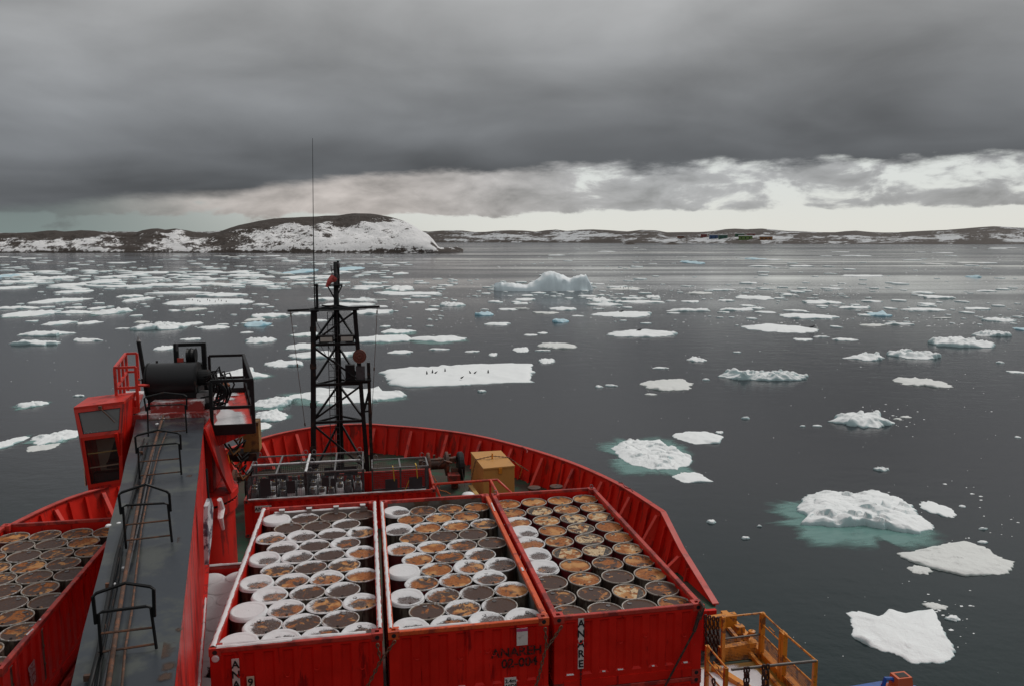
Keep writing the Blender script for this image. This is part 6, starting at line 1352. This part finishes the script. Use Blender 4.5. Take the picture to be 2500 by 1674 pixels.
def stain_mat():
    m = bpy.data.materials.new('rust_stain'); m.use_nodes = True; t = NT(m.node_tree); b = t.n['Principled BSDF']; tc = t.new('ShaderNodeTexCoord').outputs['Object']
    a = t.new('ShaderNodeAttribute', attribute_name='cover').outputs['Fac']; n = t.noise(tc, 9, 6, .7)
    t.l.new(t.mix(n, (.03, .018, .014), (.10, .05, .028)), b.inputs['Base Color']); b.inputs['Roughness'].default_value = .7
    t.l.new(t.ss(t.m('ADD', a, t.m('MULTIPLY', t.m('SUBTRACT', n, .5), 1.3)), .12, .75, 0.0, .85), b.inputs['Alpha']); return m
STAIN = stain_mat()
for (x, y, r_) in ((384, 1590, .13), (412, 1625, .06), (420, 1318, .09), (404, 1650, .06), (437, 1535, .035), (463, 1160, .05)):
    p = BT3(x, y, .004); T_ = np.linspace(0, 2*PI, 20, endpoint=False); Q_, TT_ = np.meshgrid(np.linspace(0, 1, 6), T_, indexing='ij')
    V = np.stack([p.x+Q_*np.cos(TT_)*r_*1.7, p.y+Q_*np.sin(TT_)*r_*2.2, np.full(Q_.shape, p.z)], -1).reshape(-1, 3)
    np_mesh('rust_stain', V-np.array(ORI[cr.name]), grid_faces(6, 20, True), STAIN, parent=cr, attr={'cover': (1-Q_.reshape(-1))})
for (x, y, w_) in ((395, 1022, .07), (384, 1035, .05), (302, 1385, .03), (280, 1425, .03), (265, 1283, .05), (290, 1277, .04)):
    p = BT3(x, y, .01); MB().lathe([(w_, 0), (w_*.8, w_*.4), (w_*.3, w_*.6), (.001, w_*.62)], 7, tuple(p)).build('snow_clump', SNOWP, cr)
# blade-like hook block hanging beside the boom
hk = thing('hook_block', 'snow dusted dark steel wedge hanging beside the right side of the boom', 'hook', PX(505, 1300, -2.75))
P_ = [PX(505, 1215, -3.0), PX(511, 1235, -3.0), PX(508, 1300, -3.0), PX(499, 1378, -3.0), PX(496, 1300, -3.0), PX(497, 1235, -3.0)]
MB().prism(P_, (.07, 0, 0)).build('wedge_plate', mat('frosted_steel', (.06, .06, .085), .4, .3, 6, (.55, .54, .56), .48, 5), hk); MB().tube([P_[0]+Vector((.03, 0, 0)), P_[0]+Vector((.0, .1, .5))], .02, 6).build('hanger', BLK, hk)
tag(MB().tube([PX(536, 1218, -3.3), PX(541, 1240, -3.3), PX(538, 1262, -3.3), PX(545, 1290, -3.3)], [.05, .07, .06, .03], 8).build('snow_clump', SNOWP, origin=PX(538, 1250, -3.3)), 'lump of snow caught between boom and crane pedestal', 'snow')
bpy.data.objects.remove(bpy.data.objects['snow_clump'] if False else bpy.data.objects.new('zz', None))
for (x0_, x1_, z0_) in ((0, 0, 0),):
    MB().prism([(-3.54, 8.12, .75), (-3.50, 8.10, .45), (-3.48, 8.10, .50)], (.01, 0, 0)).build('yellow_mark', YEL, cr)

# ------------------------------------------------------------------ yellow gangway platform, starboard
gp = thing('gangway_platform', 'yellow railed gangway platform at the starboard deck edge', 'platform', (7.4, 3.2, DECK))
ZT = -2.5
def post(x, y, z0=DECK, z1=ZT, w=.075): MB().bar((x, y, z0), (x, y, z1), w).build('post', YEL, gp)
for (x, y) in ((7.37, 4.14), (8.30, 4.15), (8.30, 3.31), (8.34, 2.13), (6.49, 3.05), (6.49, 2.21), (7.30, 2.10), (8.30, 3.22)): post(x, y, w=.10 if x > 8.2 and 3 < y < 4.2 else .075)
def rl(p, q, m_=YEL, w=.04): MB().tube([p, q], w/2, 7).build('rail', m_, gp)
rl((7.37, 4.14, ZT), (8.30, 4.15, ZT)); rl((8.30, 4.15, ZT), (8.30, 3.31, ZT)); rl((8.30, 3.22, ZT), (8.34, 2.13, ZT), w=.045); rl((6.49, 3.05, ZT), (6.49, 2.21, ZT)); rl((6.56, 2.12, ZT), (8.34, 2.10, ZT), mat('bare_pipe', (.10, .08, .065), .5, .2, 6), .055)
rl((7.37, 4.14, -3.02), (8.30, 4.15, -3.0), mat('bare_pipe', None), .045); rl((8.30, 4.15, -2.76), (8.30, 3.31, -2.76), w=.03); rl((8.30, 4.1, -3.0), (8.30, 3.3, -3.0), w=.035); rl((8.30, 3.25, -3.0), (8.34, 2.13, -3.0), w=.035); rl((6.49, 3.05, -2.80), (6.49, 2.21, -2.80), w=.03); rl((6.49, 3.05, -3.05), (6.49, 2.21, -3.05), w=.03)
for (x, y0_) in ((8.30, 3.85), (6.49, 2.75)): MB().tube([(x, y0_, -2.76), (x, y0_, -2.68), (x, y0_-.22, -2.68), (x, y0_-.22, -2.76)], .010, 5).build('latch_handle', YEL, gp)
meshy = mat('yellow_mesh_panel', (.24, .125, .012), .6, .1, 8)
mb = MB()
for (a, b, x) in ((4.1, 3.35, 8.30), (3.18, 2.16, 8.32), (3.0, 2.25, 6.49)):
    k = int((a-b)/.035)
    for q in range(k): y = b+q*.035; mb.bar((x, y, DECK+.05), (x, y, -3.02), .005)
    for q in range(16): mb.bar((x, a, DECK+.05+q*.035), (x, b, DECK+.05+q*.035), .005)
for q in range(27): mb.bar((7.39+q*.035, 4.15, DECK+.05), (7.39+q*.035, 4.15, -3.02), .005)
for q in range(16): mb.bar((7.39, 4.15, DECK+.05+q*.035), (8.3, 4.15, DECK+.05+q*.035), .005)
tag(mb.build('wire_mesh', YEL, gp), kind='stuff')
MB().box(6.42, 8.40, 2.0, 4.05, DECK+.008, DECK+.03).build('platform_floor', meshy, gp)
MB().bar((8.36, 6.15, DECK+.1), (8.36, 1.2, DECK+.1), .16, .16).build('edge_beam', YEL, gp); MB().bar((8.20, 6.0, DECK+.05), (8.0, 1.2, DECK+.05), .08, .10).build('edge_beam', YEL, gp)
MB().bar((7.05, 3.9, DECK+.09), (7.9, 1.6, DECK+.09), .14, .12).build('diagonal_beam', YEL, gp); MB().bar((7.4, 4.35, DECK+.15), (8.3, 4.45, DECK+.15), .14, .25).build('cross_beam', YEL, gp)
MB().bar((8.10, 5.0, DECK+.30), (8.30, 5.0, DECK+.30), .16).tube([(8.2, 4.7, DECK+.2), (8.25, 4.55, DECK+.42)], .05, 8).lathe([(.02, 0), (.08, 0), (.08, .1), (.02, .12)], 10, (8.25, 4.5, DECK+.40)).build('davit_fitting', YEL, gp)
MB().box(6.5, 8.25, 4.2, 6.15, DECK+.005, DECK+.02).build('dark_deck_sheet', BLKR, gp)  # thin dark sheet lying flat on the deck, no hole cut
V = []; Cv = []
for i in range(36):
    for j in range(36):
        x = 6.46+j/35*1.5; y = 2.0+i/35*2.0; V.append((x, y, DECK+.035+.02*float(vnoise(x*5, y*5, 3)))); Cv.append(1.3-1.6*max(0, x-7.55)-2.2*max(0, y-3.55)-1.2*max(0, float(fbm(x*3, y*3, 5, 3))-.55)*3)
np_mesh('snow', np.array(V)-np.array(ORI[gp.name]), grid_faces(36, 36), SNOW, parent=gp, attr={'cover': Cv})
# heavy chains hung over rails
def bundle(x, y, z0, z1, label, n_=2, sp=.09):
    for q in range(n_): chain([(x+q*sp, y, z0), (x+q*sp+.01, y-.01, z1)], LK2, .105, label if n_ == 1 else label+(' (left strand)' if q == 0 else ' (right strand)') if False else label+', '+['left', 'right', 'third', 'fourth'][q]+' strand', 'heavy dark chains at the gangway')
bundle(6.82, 2.06, ZT+.05, DECK+.05, 'heavy dark chain hung over the near gangway rail at its left', 2, .05)
bundle(7.20, 2.06, ZT+.06, DECK+.05, 'heavy dark chain hung over the near gangway rail at mid length', 2, .085)
for q, nm_ in enumerate(('leftmost', 'second', 'third', 'rightmost')):
    chain([PY(1722+q*10, 1500+q*2, 4.6), PY(1726+q*9, 1606, 4.6)], LK2, .105, nm_+' heavy dark chain hanging between rightmost container and gangway', 'heavy dark chains at the gangway')
chain([(6.42, 2.6, -2.95), (6.43, 2.4, -3.5)], LK2, .105, 'dark chain close to the rightmost container corner post', 'heavy dark chains at the gangway')
t = thing('chain_stand', 'dark red lashing post frame behind the gangway chains', 'frame', (6.9, 5.4, DECK)); MB().box(6.55, 7.2, 4.75, 4.85, -2.62, -2.50).build('head_beam', CAPR, t); MB().box(6.5, 6.6, 4.7, 4.85, DECK, -2.5).box(7.15, 7.25, 4.7, 4.85, DECK, -2.62).build('upright', RED, t); MB().box(6.6, 8.2, 6.2, 6.3, DECK, -3.42).build('back_plate', SHIPR, t)
MB().bar((7.3, 5.2, DECK+.4), (8.2, 5.2, DECK+.45), .12, .3).build('ochre_beam', YEL, t)
# blue boat cover corner and orange lugs, bottom right
bl = thing('blue_work_boat', 'blue canopy corner with orange lifting lugs at the bottom edge', 'boat', (7.6, -2.5, -2.5))
b0, b1, b2, b3 = PZ(2060, 1676, -1.6), PZ(2150, 1661, -1.6), PZ(2235, 1672, -1.6), PZ(2262, 1690, -1.6)
e0_ = Vector((0, -3.2, 0)); top_ = [b0, b1, b2, b3, b3+e0_, b0+e0_+Vector((-.6, 0, 0))]
MB().prism([p-Vector((0, 0, 1.3)) for p in top_], (0, 0, 1.3)).build('canopy', BLUE, bl)
l0 = PZ(2200, 1662, -1.5); MB().hexa([l0+Vector(v) for v in ((-.14, -.1, -.1), (.16, -.1, -.1), (.16, .12, -.1), (-.14, .12, -.1), (-.12, -.08, .10), (.14, -.08, .10), (.14, .12, .10), (-.12, .12, .10))]).build('orange_lug', ORB, bl)
MB().box(l0.x-.07, l0.x+.10, l0.y-.05, l0.y+.08, l0.z+.10, l0.z+.106).build('lug_recess', BLKR, bl)  # thin dark plate laid on top of the lug
l1 = PZ(2172, 1662, -1.5); MB().tube([l1+Vector((-.12, 0, -.1)), l1+Vector((-.08, 0, .06)), l1+Vector((.06, 0, .04)), l1+Vector((.12, 0, -.1))], .035, 6).build('blue_handle', BLUE, bl); MB().bar(l1+Vector((-.1, 0, -.1)), l1+Vector((.14, 0, -.1)), .16, .05).build('orange_lug', ORB, bl)
